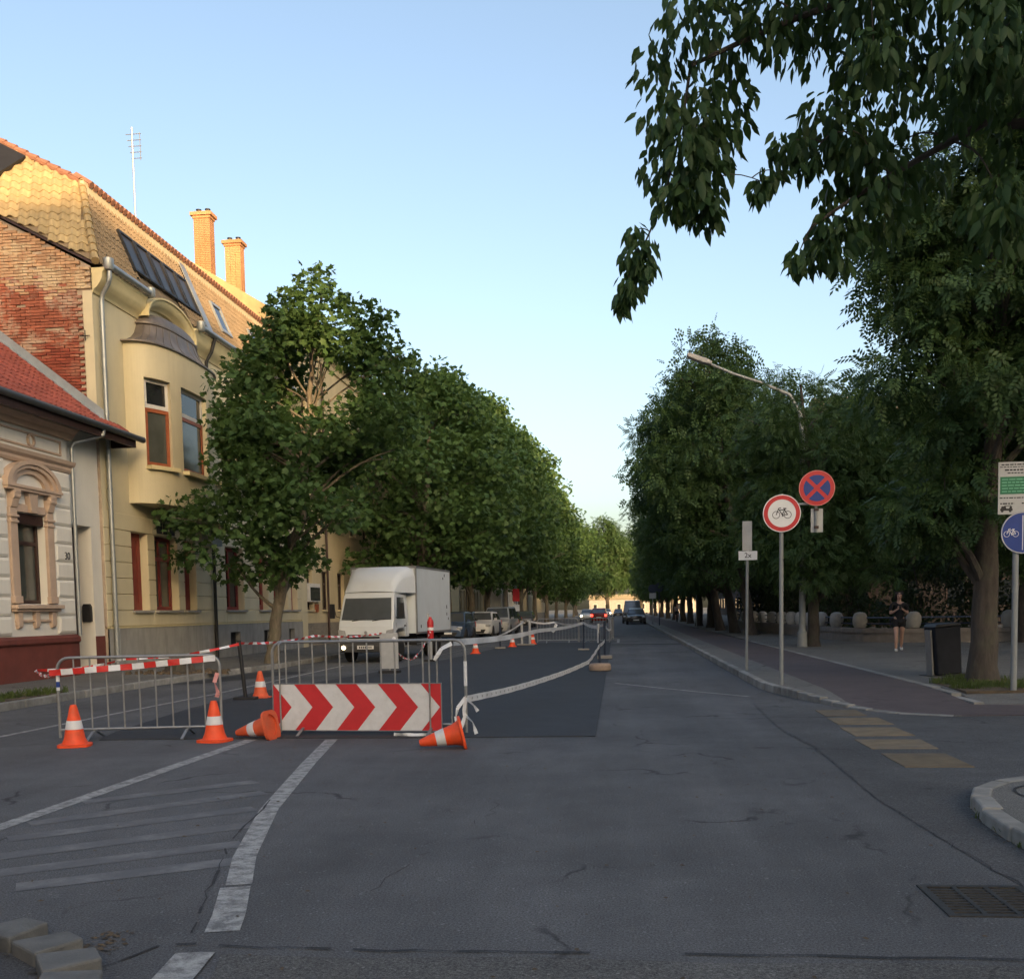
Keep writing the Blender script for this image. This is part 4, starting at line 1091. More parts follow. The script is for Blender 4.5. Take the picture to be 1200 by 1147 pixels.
PIN4, PIN3 = pinnate(4, .085), pinnate(3, .11)

def crown_mesh(name, clumps, per, tmpl, size, material, droop=.35, seed=1, flat=.8, shell=.5):
    """clumps: (x,y,z,r). leaves sit through each clump, thicker near its skin, hanging outward and down"""
    rg = np.random.default_rng(seed)
    C = np.array(clumps); n = np.maximum(8, (per*(C[:,3]/np.mean(C[:,3]))**2)).astype(int)
    idx = np.repeat(np.arange(len(C)), n); N = len(idx)
    d = rg.normal(size=(N,3)); d /= np.linalg.norm(d, axis=1, keepdims=True)
    rr = C[idx,3]*np.maximum(.08, 1-np.abs(rg.normal(0, shell, N)))**.8
    P = C[idx,:3] + d*rr[:,None]*np.array([1,1,flat])
    out = d*.8 + rg.normal(0,.5,(N,3)); out[:,2] -= droop
    nrm = rg.normal(0,.55,(N,3)) + np.array([0,0,1.0])
    Rm = frames(out, nrm, size*rg.uniform(.65,1.2,N))
    return scatter_mesh(name, *tmpl, Rm, P, material)

def limb(mb, a, b_, r0, r1, sag=.12, n=6, k=5, rg=random):
    a, b_ = Vector(a), Vector(b_); L = (b_-a).length; pts = []; rs = []
    side = Vector((rg.uniform(-1,1), rg.uniform(-1,1), 0))*L*.07
    for i in range(k+1):
        t = i/k; p = a.lerp(b_, t); p.z += math.sin(t*math.pi)*L*sag; p += side*math.sin(t*math.pi*1.3); pts.append(p); rs.append(r0+(r1-r0)*t)
    mb.tube(pts, rs, n)
    return pts

def tree_mesh(seed, H_, prof, cz0, trunk, tr0, nclump, per, tmpl, size, leafm, barkm, clump_r=(.45,1.0), droop=.35, nlimb=26, core=.25, keep=None):
    """prof(h in 0..1) -> crown radius; trunk: list of points (local), tr0: base radius. Returns (trunk mesh, crown mesh)"""
    rg = random.Random(seed); clumps = []
    top = Vector(trunk[-1])
    def axis_at(z):
        for p, q in zip(trunk, trunk[1:]):
            if p[2] <= z <= q[2]:
                t = (z-p[2])/(q[2]-p[2]); return Vector(p).lerp(Vector(q), t)
        return Vector(trunk[-1]) if z > trunk[-1][2] else Vector(trunk[0])
    lob = [(rg.uniform(0,6.28), rg.uniform(0,1), rg.uniform(.08,.28)) for _ in range(9)]
    tries = 0
    while len(clumps) < nclump and tries < nclump*40:
        tries += 1
        h = rg.random(); a = rg.uniform(0,6.28); Rr = prof(h)
        if rg.random() > (Rr/4.0+.15): continue
        for la, lh, lm in lob:
            da = abs((a-la+math.pi) % (2*math.pi)-math.pi)
            Rr *= 1+lm*(math.exp(-(da/.5)**2-((h-lh)/.15)**2)*2-.15)
        q = Rr*(core+(1-core)*rg.random()**.55); z = cz0+(H_-cz0)*h
        c = axis_at(min(z, top.z)); r_ = rg.uniform(*clump_r)*(.65+.35*min(1,Rr/3))
        if keep and not keep(c.x+q*math.cos(a), c.y+q*math.sin(a), z): continue
        clumps.append((c.x+q*math.cos(a), c.y+q*math.sin(a), z-.15*q*.3, r_))
    tm = MB(); k = len(trunk)
    pts = [Vector(p) for p in trunk]; dense = []; rs = []
    for i in range(k-1):
        for j in range(4):
            t = j/4; dense.append(pts[i].lerp(pts[i+1], t)+Vector((rg.uniform(-.03,.03),rg.uniform(-.03,.03),0))*(1 if i+j else 0))
    dense.append(pts[-1])
    for i, p in enumerate(dense):
        f = (p.z-dense[0].z)/(dense[-1].z-dense[0].z); rs.append(tr0*(1-.82*f)*(1+.35*math.exp(-(p.z-dense[0].z)/.25)))
    tm.tube(dense, rs, 12)
    order = sorted(clumps, key=lambda c: -c[3]); rg.shuffle(order)
    for c in order[:nlimb]:
        z0 = max(trunk[0][2]+1.6, min(top.z-.3, c[2]-rg.uniform(.8,2.2))); a = axis_at(z0)
        f = (z0-trunk[0][2])/(top.z-trunk[0][2]); r0 = tr0*(1-.8*f)*.42
        mid = limb(tm, a, c[:3], max(.03,r0), .014, rg.uniform(-.02,.15), 6, 5, rg)
        for _ in range(2):
            s = mid[rg.randint(2,4)]; o = order[rg.randrange(len(order))]
            e = Vector(c[:3])+Vector((rg.gauss(0,.35),rg.gauss(0,.35),rg.gauss(0,.25))); limb(tm, s, e, .02, .008, .05, 5, 3, rg)
    return tm.mesh('trunk', barkm), crown_mesh('crown', clumps, per, tmpl, size, leafm, droop, seed)

def interp(tab):
    def f(h):
        for (a, x), (b_, y) in zip(tab, tab[1:]):
            if a <= h <= b_: return x+(y-x)*(h-a)/(b_-a)
        return tab[-1][1]
    return f
def place_tree(meshes, name, label, loc, rz=0, s=1.0, group=None, sz=None):
    t = thing(name, label, 'tree', loc, rz, group)
    link('trunk', meshes[0], t); link('crown', meshes[1], t)
    t.scale = (s, s, sz or s)
    return t

PT, PINT, PINF = (PLANE_V, PLANE_F), PIN4, PIN3
# near plane tree on the left pavement
prof1 = interp([(0,1.1),(.08,2.2),(.25,3.1),(.42,3.3),(.58,3.2),(.72,2.6),(.84,1.8),(.93,1.0),(1,.2)])
t1 = tree_mesh(21, 10.9, prof1, 2.6, [(0,0,-.1),(.10,0,.8),(.40,-.1,2.2),(1.0,-.1,4),(1.3,0,6.5),(1.45,0,8.6),(1.8,0,10.2)], .19, 160, 112, PT, .18, K['leafp'], K['barkp'], (.45,.95), .4, 34, .25, lambda x, y, z: not any(((x-a)/c)**2+((z-b_)/d)**2 < 1 for a, b_, c, d in ((1.6,7.5,1.35,1.0),(2.0,3.5,1.0,.8),(2.9,5.2,.9,.8))))
place_tree(t1, 'plane_tree', 'large leafy plane tree with leaning trunk before the yellow townhouse', (-9.95,28.5,.13), 0, 1, 'plane trees on the left pavement')
prof2 = interp([(0,1.3),(.1,2.8),(.3,3.9),(.5,4.2),(.68,3.8),(.82,2.9),(.93,1.6),(1,.4)])
t2 = tree_mesh(33, 12.0, prof2, 2.6, [(0,0,-.1),(.05,0,1.5),(.2,.1,3.5),(.5,0,6),(.7,0,9),(.8,0,11)], .22, 175, 80, PT, .23, K['leafp'], K['barkp'], (.6,1.2), .4, 30)
t3 = tree_mesh(47, 13.0, prof2, 2.8, [(0,0,-.1),(-.05,.1,1.5),(.1,.1,3.5),(.3,0,6),(.6,0,9),(.7,0,12)], .24, 200, 72, PT, .26, K['leafp'], K['barkp'], (.6,1.25), .4, 30)
for i, (x, y, m_, rz, s, lab) in enumerate([(-9.9,50.0,t2,.6,1.12,'second plane tree, crown behind the truck box'),(-9.9,59,t3,2.1,1.16,'third plane tree, beside the parked cars'),
        (-9.8,67.5,t2,3.9,1.34,'plane tree behind the parked white hatchback'),(-9.8,75,t3,5.0,1.3,'plane tree before the cream yard wall')]):
    place_tree(m_, 'plane_tree', lab, (x,y,.13), rz, min(s,1.12), 'plane trees on the left pavement', s)
for (x, y, m_, rz, s) in [(-9.6,86,t2,1.2,1.42),(-9.4,98,t3,.3,1.38),(-9.2,111,t2,4.4,1.4),(-9.0,126,t3,2.9,1.3),(-9,145,t2,.9,1.15),(-9,170,t3,5.5,1.15),(-9,200,t2,2.2,1.1)]:
    place_tree(m_, 'plane_tree', 'far plane tree of the row before the tall flats and houses beyond', (x,y,.13), rz, min(s,1.15), 'far plane trees on the left pavement', s)

# locust trees on the right
profR = interp([(0,1.3),(.08,1.9),(.25,2.2),(.5,2.4),(.72,2.3),(.88,1.6),(1,.5)])
r1 = tree_mesh(52, 9.8, profR, 2.3, [(0,0,-.1),(.02,0,1.5),(.1,.1,3),(.3,.2,5),(.2,.3,7),(.3,.3,9)], .23, 150, 105, PINT, .30, K['leafs'], K['bark'], (.5,1.0), .75, 34, .2, lambda x, y, z: not (y < -.6 and z < 4.6))
place_tree(r1, 'locust_tree', 'big locust tree with rugged trunk beside the litter bin', (6.05,17.95,.13), 0, 1, 'locust trees on the right pavement')
profS = interp([(0,1.9),(.1,3.2),(.3,3.8),(.5,3.8),(.7,3.3),(.86,2.4),(1,.8)])
r2 = tree_mesh(64, 10.8, profS, 2.6, [(0,0,-.1),(0,.05,1.5),(.1,0,3.2),(-.1,.1,5.5),(-.3,0,8),(-.5,0,10.2)], .24, 160, 70, PINT, .36, K['leafs'], K['bark'], (.5,1.15), .6, 34, .2)
r3 = tree_mesh(75, 11.6, profS, 2.6, [(0,0,-.1),(.05,0,1.5),(-.1,0,3.2),(-.2,.1,5.5),(-.2,0,8),(-.4,0,10.6)], .24, 160, 60, PINF, .44, K['leafs'], K['bark'], (.6,1.25), .6, 34, .2)
for (x, y, m_, rz, s, lab) in [(6.35,34.9,r2,0,.84,'locust tree right beside the street lamp pole'),(6.2,50,r3,1.0,1.22,'slim locust tree behind the low park wall end'),
        (5.95,54.6,r2,2.5,1.2,'locust tree, next after the one at the park wall end'),(5.75,60.5,r3,3.3,1.25,'locust tree in the dense row before the far signs')]:
    o = place_tree(m_, 'locust_tree', lab, (x,y,.13), rz, min(s,1.05), 'locust trees on the right pavement', s)
    if y > 40: o.rotation_mode = 'ZYX'; o.rotation_euler = (0, R(-8), rz)
for (x, y, m_, rz, s) in [(5.9,69,r2,4.4,1.05),(5.7,76,r3,.4,1.05),(5.9,88,r2,2.0,1.1),(6,100,r3,3.0,1.15),(6,115,r2,5.2,1.2),(6,132,r3,1.4,1.2),(6,152,r2,4.0,1.2),(6,178,r3,2.6,1.2),(6,205,r2,.2,1.2)]:
    place_tree(m_, 'locust_tree', 'far locust tree of the right hand row, behind the distant signs', (x,y,.13), rz, s, 'far locust trees on the right pavement')
for (x, y, m_, rz, s, lab) in [(12.5,24,r2,1.9,1.05,'locust tree inside the park behind the woman'),(13.5,36,r3,3.1,1.05,'locust tree inside the park behind the wall corner'),(12.5,48,r2,.7,1.1,'park locust tree behind the stone drums')]:
    place_tree(m_, 'locust_tree', lab, (x,y,.10), rz, s, 'trees in the park')
for (x, y, m_, rz, s) in [(12,62,r3,2.2,1.1),(13,78,r2,5.1,1.1),(20,30,r3,.9,1.1),(20,44,r2,4.1,1.1),(14,96,r3,1.1,1.2),(-3,238,r3,.3,1.9),(5,246,r2,1.3,1.9),(-10,232,r3,2.3,1.8),(12,240,r3,3.3,1.8)]:
    place_tree(m_, 'park_tree', 'distant park tree closing the dark background', (x,y,.10), rz, s, 'distant trees')

# shrubs behind the park wall
for i, (x, y, w, h) in enumerate([(11.8,41.5,2.8,4.4),(15.2,40.5,2.9,4.6),(18.6,40.5,2.9,4.4),(10.6,46.5,2.5,4.4),(10.0,53,2.4,4.2),(9.6,60,2.2,4.0),(9.4,70,2.4,4.0),(22,41,2.9,4.4),(13,30.0,0,0)]):
    if w == 0: continue
    rg = random.Random(100+i); cl = []
    for _ in range(70):
        a, q = rg.uniform(0,6.28), math.sqrt(rg.random()); z = rg.random()
        cl.append((w*q*math.cos(a)*(1-.45*z), w*q*math.sin(a)*(1-.45*z), .3+h*z, rg.uniform(.35,.7)))
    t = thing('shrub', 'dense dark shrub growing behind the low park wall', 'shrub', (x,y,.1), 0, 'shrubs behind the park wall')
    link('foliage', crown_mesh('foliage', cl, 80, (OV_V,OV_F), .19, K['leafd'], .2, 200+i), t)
    b = MB()
    for _ in range(7): c = rg.choice(cl); limb(b, (rg.uniform(-.15,.15),rg.uniform(-.15,.15),-.1), c[:3], .04, .01, .05, 5, 4, rg)
    link('stem', b.mesh('stem', K['bark']), t)

# tree overhanging the road from the right, trunk just outside the picture
oh = thing('hackberry_tree', 'dark overhanging tree whose drooping leafy branches reach over the road', 'tree', (6.4,5.6,.1))
oh_off = Vector((6.4,5.6,.1))
# bough tips and sprays: (x, y, z, radius, leaves)
SPR = []
rg = random.Random(5)
def spray(x, y, z, r_, n): SPR.append((x, y, z, r_, n))
for a in [(.30,6.5,4.78,.20,70),(.45,6.3,4.92,.24,110),(.70,6.6,4.95,.26,130),(.95,6.4,4.95,.25,130),(1.2,6.7,4.95,.22,90),(1.4,6.4,4.95,.2,60),(.30,6.4,4.45,.17,70),(.48,6.5,4.52,.22,110),(.70,6.7,4.60,.2,80),
          (.28,6.6,4.2,.16,60),(.42,6.4,4.28,.18,90),(.55,6.5,4.16,.15,75),(.62,6.6,4.35,.16,80),(.42,6.45,4.02,.16,85),(.52,6.5,3.92,.14,80),(.33,6.5,3.96,.12,45),(.55,6.55,4.03,.12,55),
          (.12,6.5,3.78,.08,16),(.10,6.5,3.66,.11,45),(.16,6.5,3.58,.09,40),(.07,6.5,3.48,.08,38),(.04,6.5,3.40,.06,28),(.2,6.5,3.72,.07,18),
          (.93,6.5,4.08,.10,38),(.86,6.45,4.0,.08,26),(1.08,6.5,4.24,.11,45),(1.14,6.5,4.14,.09,30),(1.0,6.6,4.3,.10,26),
          (1.20,6.6,3.66,.13,55),(1.30,6.5,3.60,.12,60),(1.10,6.5,3.60,.09,30),(1.38,6.5,3.74,.12,50),(1.27,6.5,3.78,.1,35),
          (1.3,6.6,4.45,.2,70),(1.42,6.5,4.25,.18,75),(1.35,6.7,4.05,.14,45),(1.55,6.6,4.1,.2,90),(1.5,6.5,3.92,.16,60)]: spray(*a)
for i in range(64):
    x = 1.5+2.2*rg.random()**.8; z = rg.uniform(3.65+.05*(x-1.5), 6.2); spray(x+rg.uniform(0,.3), rg.uniform(5.8,7.6), z, rg.uniform(.18,.32), 95)
for i in range(34): spray(rg.uniform(1.25,2.7), rg.uniform(5.9,7.2), rg.uniform(4.25,5.4), rg.uniform(.16,.28), 80)
for i in range(26): spray(rg.uniform(.4,3.6), rg.uniform(5.8,7.4), rg.uniform(5.15,6.6), rg.uniform(.2,.34), 95)
for i in range(26): spray(rg.uniform(3.6,9), rg.uniform(3,8.5), rg.uniform(3.6,7.5), rg.uniform(.5,.9), 150)
b = MB()
b.tube([Vector(p)-oh_off for p in [(6.4,5.6,0),(6.38,5.62,1.2),(6.3,5.7,2.6),(6.2,5.8,4.2),(6.0,5.9,6),(5.8,6,7.5)]], [.30,.25,.23,.2,.14,.06], 14)
bough = [((6.2,5.8,3.8),(2.6,6.4,5.25),.09,.035),((6.2,5.8,3.4),(2.2,6.6,4.35),.085,.03),((6.0,5.9,5.2),(1.4,6.5,5.7),.09,.025),((6.1,5.85,4.6),(3.0,7.3,5.0),.08,.03)]
ends = []
for a, c, r0, r1_ in bough:
    pts = limb(b, Vector(a)-oh_off, Vector(c)-oh_off, r0, r1_, .04, 8, 8, rg); ends += [(p+oh_off, r0) for p in pts[3:]]
ms = limb(b, Vector((2.6,6.4,5.25))-oh_off, Vector((.45,6.45,4.7))-oh_off, .033, .012, .05, 6, 7, rg); ends += [(p+oh_off, .02) for p in ms]
ms = limb(b, Vector((2.2,6.6,4.35))-oh_off, Vector((1.15,6.5,3.75))-oh_off, .025, .008, .03, 6, 6, rg); ends += [(p+oh_off, .015) for p in ms]
ms = limb(b, Vector((1.4,6.5,5.7))-oh_off, Vector((.5,6.5,5.0))-oh_off, .024, .010, .03, 6, 6, rg); ends += [(p+oh_off, .015) for p in ms]
ms = limb(b, Vector((.45,6.45,4.7))-oh_off, Vector((.06,6.5,3.42))-oh_off, .010, .004, -.05, 5, 9, rg); ends += [(p+oh_off, .006) for p in ms]
for (x, y, z, r_, n) in sorted(SPR, key=lambda s_: min((e[0]-Vector(s_[:3])).length for e in ends[:])):
    P = Vector((x,y,z)); best = min(ends, key=lambda e: (e[0]-P).length+max(0, P.z-e[0].z)*1.5)
    tw = limb(b, best[0]-oh_off, P-oh_off+Vector((0,0,r_*.3)), min(.012, max(.004, best[1]*.6)), .003, rg.uniform(.06,.2), 5, 6, rg); ends += [(q_+oh_off, .006) for q_ in tw[3:]]
link('trunk', b.mesh('trunk', K['bark']), oh)
rgn = np.random.default_rng(77)
Ps, Ds, Ns, Ss = [], [], [], []
for (x, y, z, r_, n) in SPR:
    d = rgn.normal(size=(n,3)); d /= np.linalg.norm(d, axis=1, keepdims=True)
    q = r_*rgn.random(n)**.45
    P = np.array([x,y,z])-np.array(oh_off)+d*q[:,None]*np.array([1,1,.9])
    o = d*.35+rgn.normal(0,.28,(n,3)); o[:,2] -= .95
    nr = rgn.normal(0,.7,(n,3)); nr[:,1] -= .5; nr[:,2] += .5
    Ps.append(P); Ds.append(o); Ns.append(nr); Ss.append((.105 if x < 3.6 else .16)*rgn.uniform(.7,1.2,n))
Ps, Ds, Ns, Ss = (np.concatenate(a) for a in (Ps,Ds,Ns,Ss))
Rm = frames(Ds, Ns, Ss)
wx = Ps[:,0]+oh_off.x; wz = Ps[:,2]+oh_off.z
order = np.argsort(wx+.35*np.maximum(0, wz-4.9)*4)      # outermost sprays over the road show largest
lm = MB(); lm.add(OV_V, OV_F); leaf_me = lm.mesh('leaf', K['leafo'])
for i in order[:300]:
    Mx = Matrix(Rm[i].tolist()).to_4x4(); Mx.translation = Vector(Ps[i].tolist())
    link('leaf', leaf_me, oh, False, Mx)
rest = order[300:]
o = link('foliage', scatter_mesh('foliage', OV_V, OV_F, Rm[rest], Ps[rest], K['leafo']), oh); tag(o, kind='stuff')

# ================================================================== ROADWORK FURNITURE
def cone_mesh():
    b = MB(); prof = [(.158,.028),(.15,.035),(.128,.055),(.105,.13),(.090,.20)]
    b.lathe(prof, 24)
    body = MB(); body.lathe([(.152,.026),(.140,.05),(.118,.10),(.098,.205)], 24); body.lathe([(.0795,.305),(.045,.455),(.034,.49),(.0,.495)], 24)
    sleeve = MB(); sleeve.lathe([(.0975,.203),(.101,.207),(.082,.302),(.079,.307)], 24)
    base = MB(); n = 8
    n = 32; T_ = [2*math.pi*i/n for i in range(n)]
    O_ = [(.185*math.copysign(abs(math.cos(t))**.55,math.cos(t)), .185*math.copysign(abs(math.sin(t))**.55,math.sin(t))) for t in T_]; I_ = [(.135*math.cos(t), .135*math.sin(t)) for t in T_]
    base.add([(*p,z) for z in (0,.028) for p in O_]+[(*p,z) for z in (0,.034) for p in I_], [(i,(i+1)%n,n+(i+1)%n,n+i) for i in range(n)]+[(n+i,n+(i+1)%n,3*n+(i+1)%n,3*n+i) for i in range(n)]+[(3*n+i,3*n+(i+1)%n,2*n+(i+1)%n,2*n+i) for i in range(n)]+[(2*n+i,2*n+(i+1)%n,(i+1)%n,i) for i in range(n)])
    return body.mesh('body', K['orange']), sleeve.mesh('sleeve', K['cwhite']), base.mesh('base', K['orange'])
cone_parts = cone_mesh()
def cone(label, loc, M=None, faded=False, s=1.0):
    t = thing('traffic_cone', label, 'traffic cone', loc, 0, 'traffic cones')
    if M is not None: t.matrix_basis = Matrix.Translation(loc) @ M
    t.scale = (s,s,s)
    for nm, me in zip(('cone_body','white_sleeve','cone_base'), cone_parts):
        o = link(nm, me, t)
        if faded and nm != 'white_sleeve':
            o.material_slots[0].link = 'OBJECT'; o.material_slots[0].material = K['orangef']
    return t
cone('upright orange cone before the left end of the taped barrier', (-6.42,11.42,.001), Matrix.Rotation(.3,4,'Z'))
cone('upright orange cone between the two barriers beside a toppled cone', (-4.86,11.80,.001), Matrix.Rotation(-.2,4,'Z'))
# toppled: axis lies along the ground; tilt so that sleeve side rests on the asphalt
ta = math.atan2(.155-.05,.46)
cone('toppled orange cone lying before the chevron board', (-1.74,11.12,.172), Matrix.Rotation(R(12),4,'Z') @ Matrix.Rotation(R(-90)-ta*.95,4,'Y'))
cone('dirty orange cone lying behind the upright cone, its open base showing', (-4.22,12.0,.172), Matrix.Rotation(R(-9),4,'Z') @ Matrix.Rotation(R(-90)-ta*.95,4,'Y'), True)
cone('faded orange cone at the foot of the black leaning post', (-6.52,18.0,.001), None, True)
cone('orange cone on the edge of the new asphalt, before the parked cars', (-5.12,36.0,.001))
cone('orange cone beside the pair of pale posts, nearer the dark post', (-4.46,42.2,.001))
cone('orange cone at the left end of the far barrier', (-3.85,45.0,.012))

def barrier(label, A, B, h, nb_, group='crowd barriers', feet=True, thin=False):
    """crowd barrier from A to B (ground points)"""
    A, B = Vector((*A,0)), Vector((*B,0)); L = (B-A).length; rz = math.atan2(B.y-A.y, B.x-A.x)
    t = thing('crowd_barrier', label, 'barrier', A, rz, group)
    r_ = .019; c = .14; b = MB(); pts = [(0,0,.03),(0,0,h-c)]
    for i in range(1,7): a = math.pi/2*i/6; pts.append((c-c*math.cos(a),0,h-c+c*math.sin(a)))
    for i in range(0,7): a = math.pi/2*i/6; pts.append((L-c+c*math.sin(a),0,h-c+c*math.cos(a)))
    pts.append((L,0,.03)); b.tube(pts, r_, 10); link('frame', b.mesh('frame', K['galv']), t)
    b = MB(); b.tube([(0,0,.13),(L,0,.13)], .016, 8); link('bottom_rail', b.mesh('bottom_rail', K['galv']), t)
    for i in range(nb_):
        x = L*(i+1)/(nb_+1); q = MB(); top = h-.015
        q.tube([(x,0,.13),(x,0,top)], .0115 if not thin else .008, 8); link('bar', q.mesh('bar', K['galv']), t)
    if feet:
        for x in (.42, L-.42):
            q = MB(); q.beam((x,-.30,.012),(x,-.06,.10),.035,.012); q.beam((x,.30,.012),(x,.06,.10),.035,.012); q.beam((x,-.07,.10),(x,.07,.10),.035,.012); q.beam((x,0,.10),(x,0,.14),.03,.02, (1,0,0)); link('foot', q.mesh('foot', K['galv']), t)
    return t
b1 = barrier('steel crowd barrier with red and white tape across its top', (-6.93,12.0), (-4.97,12.3), 1.02, 9)
b2 = barrier('steel crowd barrier carrying the chevron board', (-4.36,12.5), (-1.88,12.3), 1.16, 13)
q = MB(); q.lathe([(.022,.62),(.022,.82)], 12, (0,0,0)); q.lathe([(.0225,.66),(.0225,.73)], 12, (0,0,0), m=1); q.build('sticker', [K['tapew'], K['signblue']], b1, False)
q = MB(); q.lathe([(.022,.60),(.022,.90)], 12, (L_ := (Vector((-1.88,12.3))-Vector((-4.36,12.5))).length,0,0)); q.build('sticker', K['tapew'], b2, False)
barrier('far steel barrier closing the end of the new asphalt', (-3.75,46.4), (-1.9,46.4), 1.1, 12, thin=True)
barrier('far steel barrier beside the dark posts on the lane edge', (-1.85,46.4), (-.5,45.6), 1.1, 9, thin=True)
barrier('far steel barrier turned along the lane edge', (-.45,47.5), (-.35,50.0), 1.1, 10, thin=True)

# chevron board
cbd = thing('chevron_board', 'red and white chevron board hung on the steel barrier', 'sign', (-4.33,12.47,.06), math.atan2(-.2,2.48))
W_, Hb = 2.17, .58
def clip(poly, x0, x1):
    for side, lim in ((1,x0),(-1,x1)):
        out = []
        for i in range(len(poly)):
            p, q = poly[i], poly[(i+1)%len(poly)]; ip, iq = side*(p[0]-lim) >= 0, side*(q[0]-lim) >= 0
            if ip: out.append(p)
            if ip != iq: t = (lim-p[0])/(q[0]-p[0]); out.append((lim, p[1]+(q[1]-p[1])*t))
        poly = out
        if not poly: return []
    return poly
b = MB(); b.box(0,W_,-.055,-.045,0,Hb); link('board', b.mesh('board', K['cwhite']), cbd)
sl_ = .235
for k in range(-1, 5):
    x0 = -.285+.545*k+.02; x1 = x0+.27
    for half_ in ([(x0,Hb-.004),(x1,Hb-.004),(x1+sl_,Hb/2),(x0+sl_,Hb/2)], [(x0,.004),(x1,.004),(x1+sl_,Hb/2),(x0+sl_,Hb/2)]):
        p = clip(half_, .004, W_-.004)
        if len(p) > 2:
            q = MB(); q.prism(p, 'y', -.0575, -.052); link('red_stripe', q.mesh('red_stripe', K['signred']), cbd)
b = MB(); b.box(-.006,W_+.006,-.062,-.040,-.006,.004); b.box(-.006,W_+.006,-.062,-.040,Hb-.004,Hb+.006); b.box(-.006,.004,-.062,-.040,.004,Hb-.004); b.box(W_-.004,W_+.006,-.062,-.040,.004,Hb-.004); link('edge_frame', b.mesh('edge_frame', K['galv']), cbd)
for x in (.10, 2.03):
    q = MB(); q.tube([(x,-.072,-.02),(x,-.072,1.07)], .011, 8); link('hanger', q.mesh('hanger', K['galv']), cbd)
    q = MB(); q.beam((x,-.072,1.07),(x,.02,1.10),.02,.01); link('hook', q.mesh('hook', K['galv']), cbd)

# tapes: real ribbons with thickness
def tape(label, pts, w, stripe, mats, group='barrier tapes', twist=0.0, sag=0.0, name='barrier_tape', marks=False):
    P = []
    for (a, c) in zip(pts, pts[1:]):
        a, c = Vector(a), Vector(c); n = max(2, int((c-a).length/stripe))
        for i in range(n):
            t = i/n; p = a.lerp(c, t); p.z -= sag*math.sin(math.pi*t); P.append(p)
    P.append(Vector(pts[-1]))
    b = MB()
    for i, (a, c) in enumerate(zip(P, P[1:])):
        def fr(p, q, k):
            d = (q-p).normalized(); s = d.cross(Vector((0,0,1))); s = s.normalized() if s.length > 1e-4 else Vector((1,0,0)); u = s.cross(d)
            an = twist*math.sin(k*.9); return u*math.cos(an)+s*math.sin(an), s
        ua, s_ = fr(a, c, i); ub, _ = fr(a, c, i+1); h = w/2; th = s_*.0015
        V = [a-ua*h-th, c-ub*h-th, c+ub*h-th, a+ua*h-th, a-ua*h+th, c-ub*h+th, c+ub*h+th, a+ua*h+th]
        b.add(V, [(0,1,2,3),(7,6,5,4),(0,4,5,1),(3,2,6,7)], i % 2 if (len(mats) > 1 and not marks) else 0)
        if marks and i % 2 == 0:
            for off in (-.02, .02):
                V = [a.lerp(c,.25)-ua*h*.35+th*3*sg for sg in (1,)]+[a.lerp(c,.75)-ub*h*.35+th*3, a.lerp(c,.75)+ub*h*.35+th*3, a.lerp(c,.25)+ua*h*.35+th*3]
            b.add(V, [(0,1,2,3)], 1)
    o = b.build(name, mats, None, smooth=False); tag(o, label, 'tape', group)
    return o
RW = [K['taper'], K['tapew']]
tape('red and white tape stretched across the taped barrier', [(-7.0,11.93,.84),(-6.0,12.08,.90),(-5.0,12.24,.985)], .075, .13, RW, twist=.2)
tape('thin red and white tape running from the black leaning post behind the barrier', [(-6.72,17.55,1.0),(-8.2,16.3,.82),(-9.2,15.3,.7),(-7.0,12.05,.83)], .05, .17, RW, twist=.9, sag=.06)
tape('thin red and white tape from the black leaning post toward the white truck', [(-6.72,17.6,1.01),(-6.4,21,1.05),(-5.9,25.0,1.0)], .05, .17, RW, twist=.8, sag=.05)
tape('drooping red and white tape between the grey panel and the red lamp post', [(-5.72,25.0,.78),(-5.72,27.8,.2),(-5.74,30.8,.95)], .05, .17, RW, twist=.8, sag=.12)
tape('wide pale printed tape from the chevron barrier along the lane edge', [(-1.88,12.26,.44),(-1.3,17,.34),(-.7,22.2,.36),(-.51,24.95,.62),(-.48,30.9,.55)], .085, .12, [K['tapew'], K['signgrey']], twist=.15, sag=.02, marks=True)
tape('pale tape strung from the chevron barrier top to the dark posts', [(-2.02,12.3,1.13),(-1.75,22,1.06),(-1.35,37.6,1.0),(-.50,25.0,1.05)], .085, .25, [K['tapew']], twist=.25, sag=.04)
tape('pale tape sagging between the pale posts and the dark post', [(-4.15,44.0,1.02),(-4.7,40.4,.55),(-5.0,38.0,.5),(-2.02,12.4,1.12)], .07, .3, [K['tapew']], twist=.3, sag=.05)
tape('pale tape sagging from the pale posts to the far barrier', [(-4.0,44.2,1.05),(-2.9,45.5,.95),(-1.35,37.7,1.0),(-.48,31,1.02),(-.35,38,.75),(-.45,47,1.0)], .07, .3, [K['tapew']], twist=.3, sag=.08)
def strip(label, pts, w, mats, grp): return tape(label, pts, w, .05, mats, grp, twist=.7)
for p in ([(-1.88,12.27,.46),(-1.97,12.22,.34),(-1.99,12.2,.24),(-1.96,12.18,.02)], [(-1.87,12.26,.45),(-1.77,12.2,.37),(-1.72,12.18,.30)], [(-1.88,12.27,.24),(-1.79,12.2,.17),(-1.74,12.16,.03)], [(-1.89,12.27,.24),(-1.93,12.2,.10),(-1.92,12.15,.01)], [(-1.88,12.27,.46),(-1.90,12.26,.3),(-1.89,12.26,.22)]):
    strip('loose pale tape end knotted to the chevron barrier leg', p, .045, [K['tapew']], 'loose tape ends')
strip('pinkish tape knot hanging on the taped barrier corner', [(-4.99,12.27,.80),(-5.02,12.24,.68),(-4.97,12.22,.55),(-4.99,12.22,.5)], .05, [mat('pink_tape',(.62,.28,.27),.5,.2,20)], 'loose tape ends')
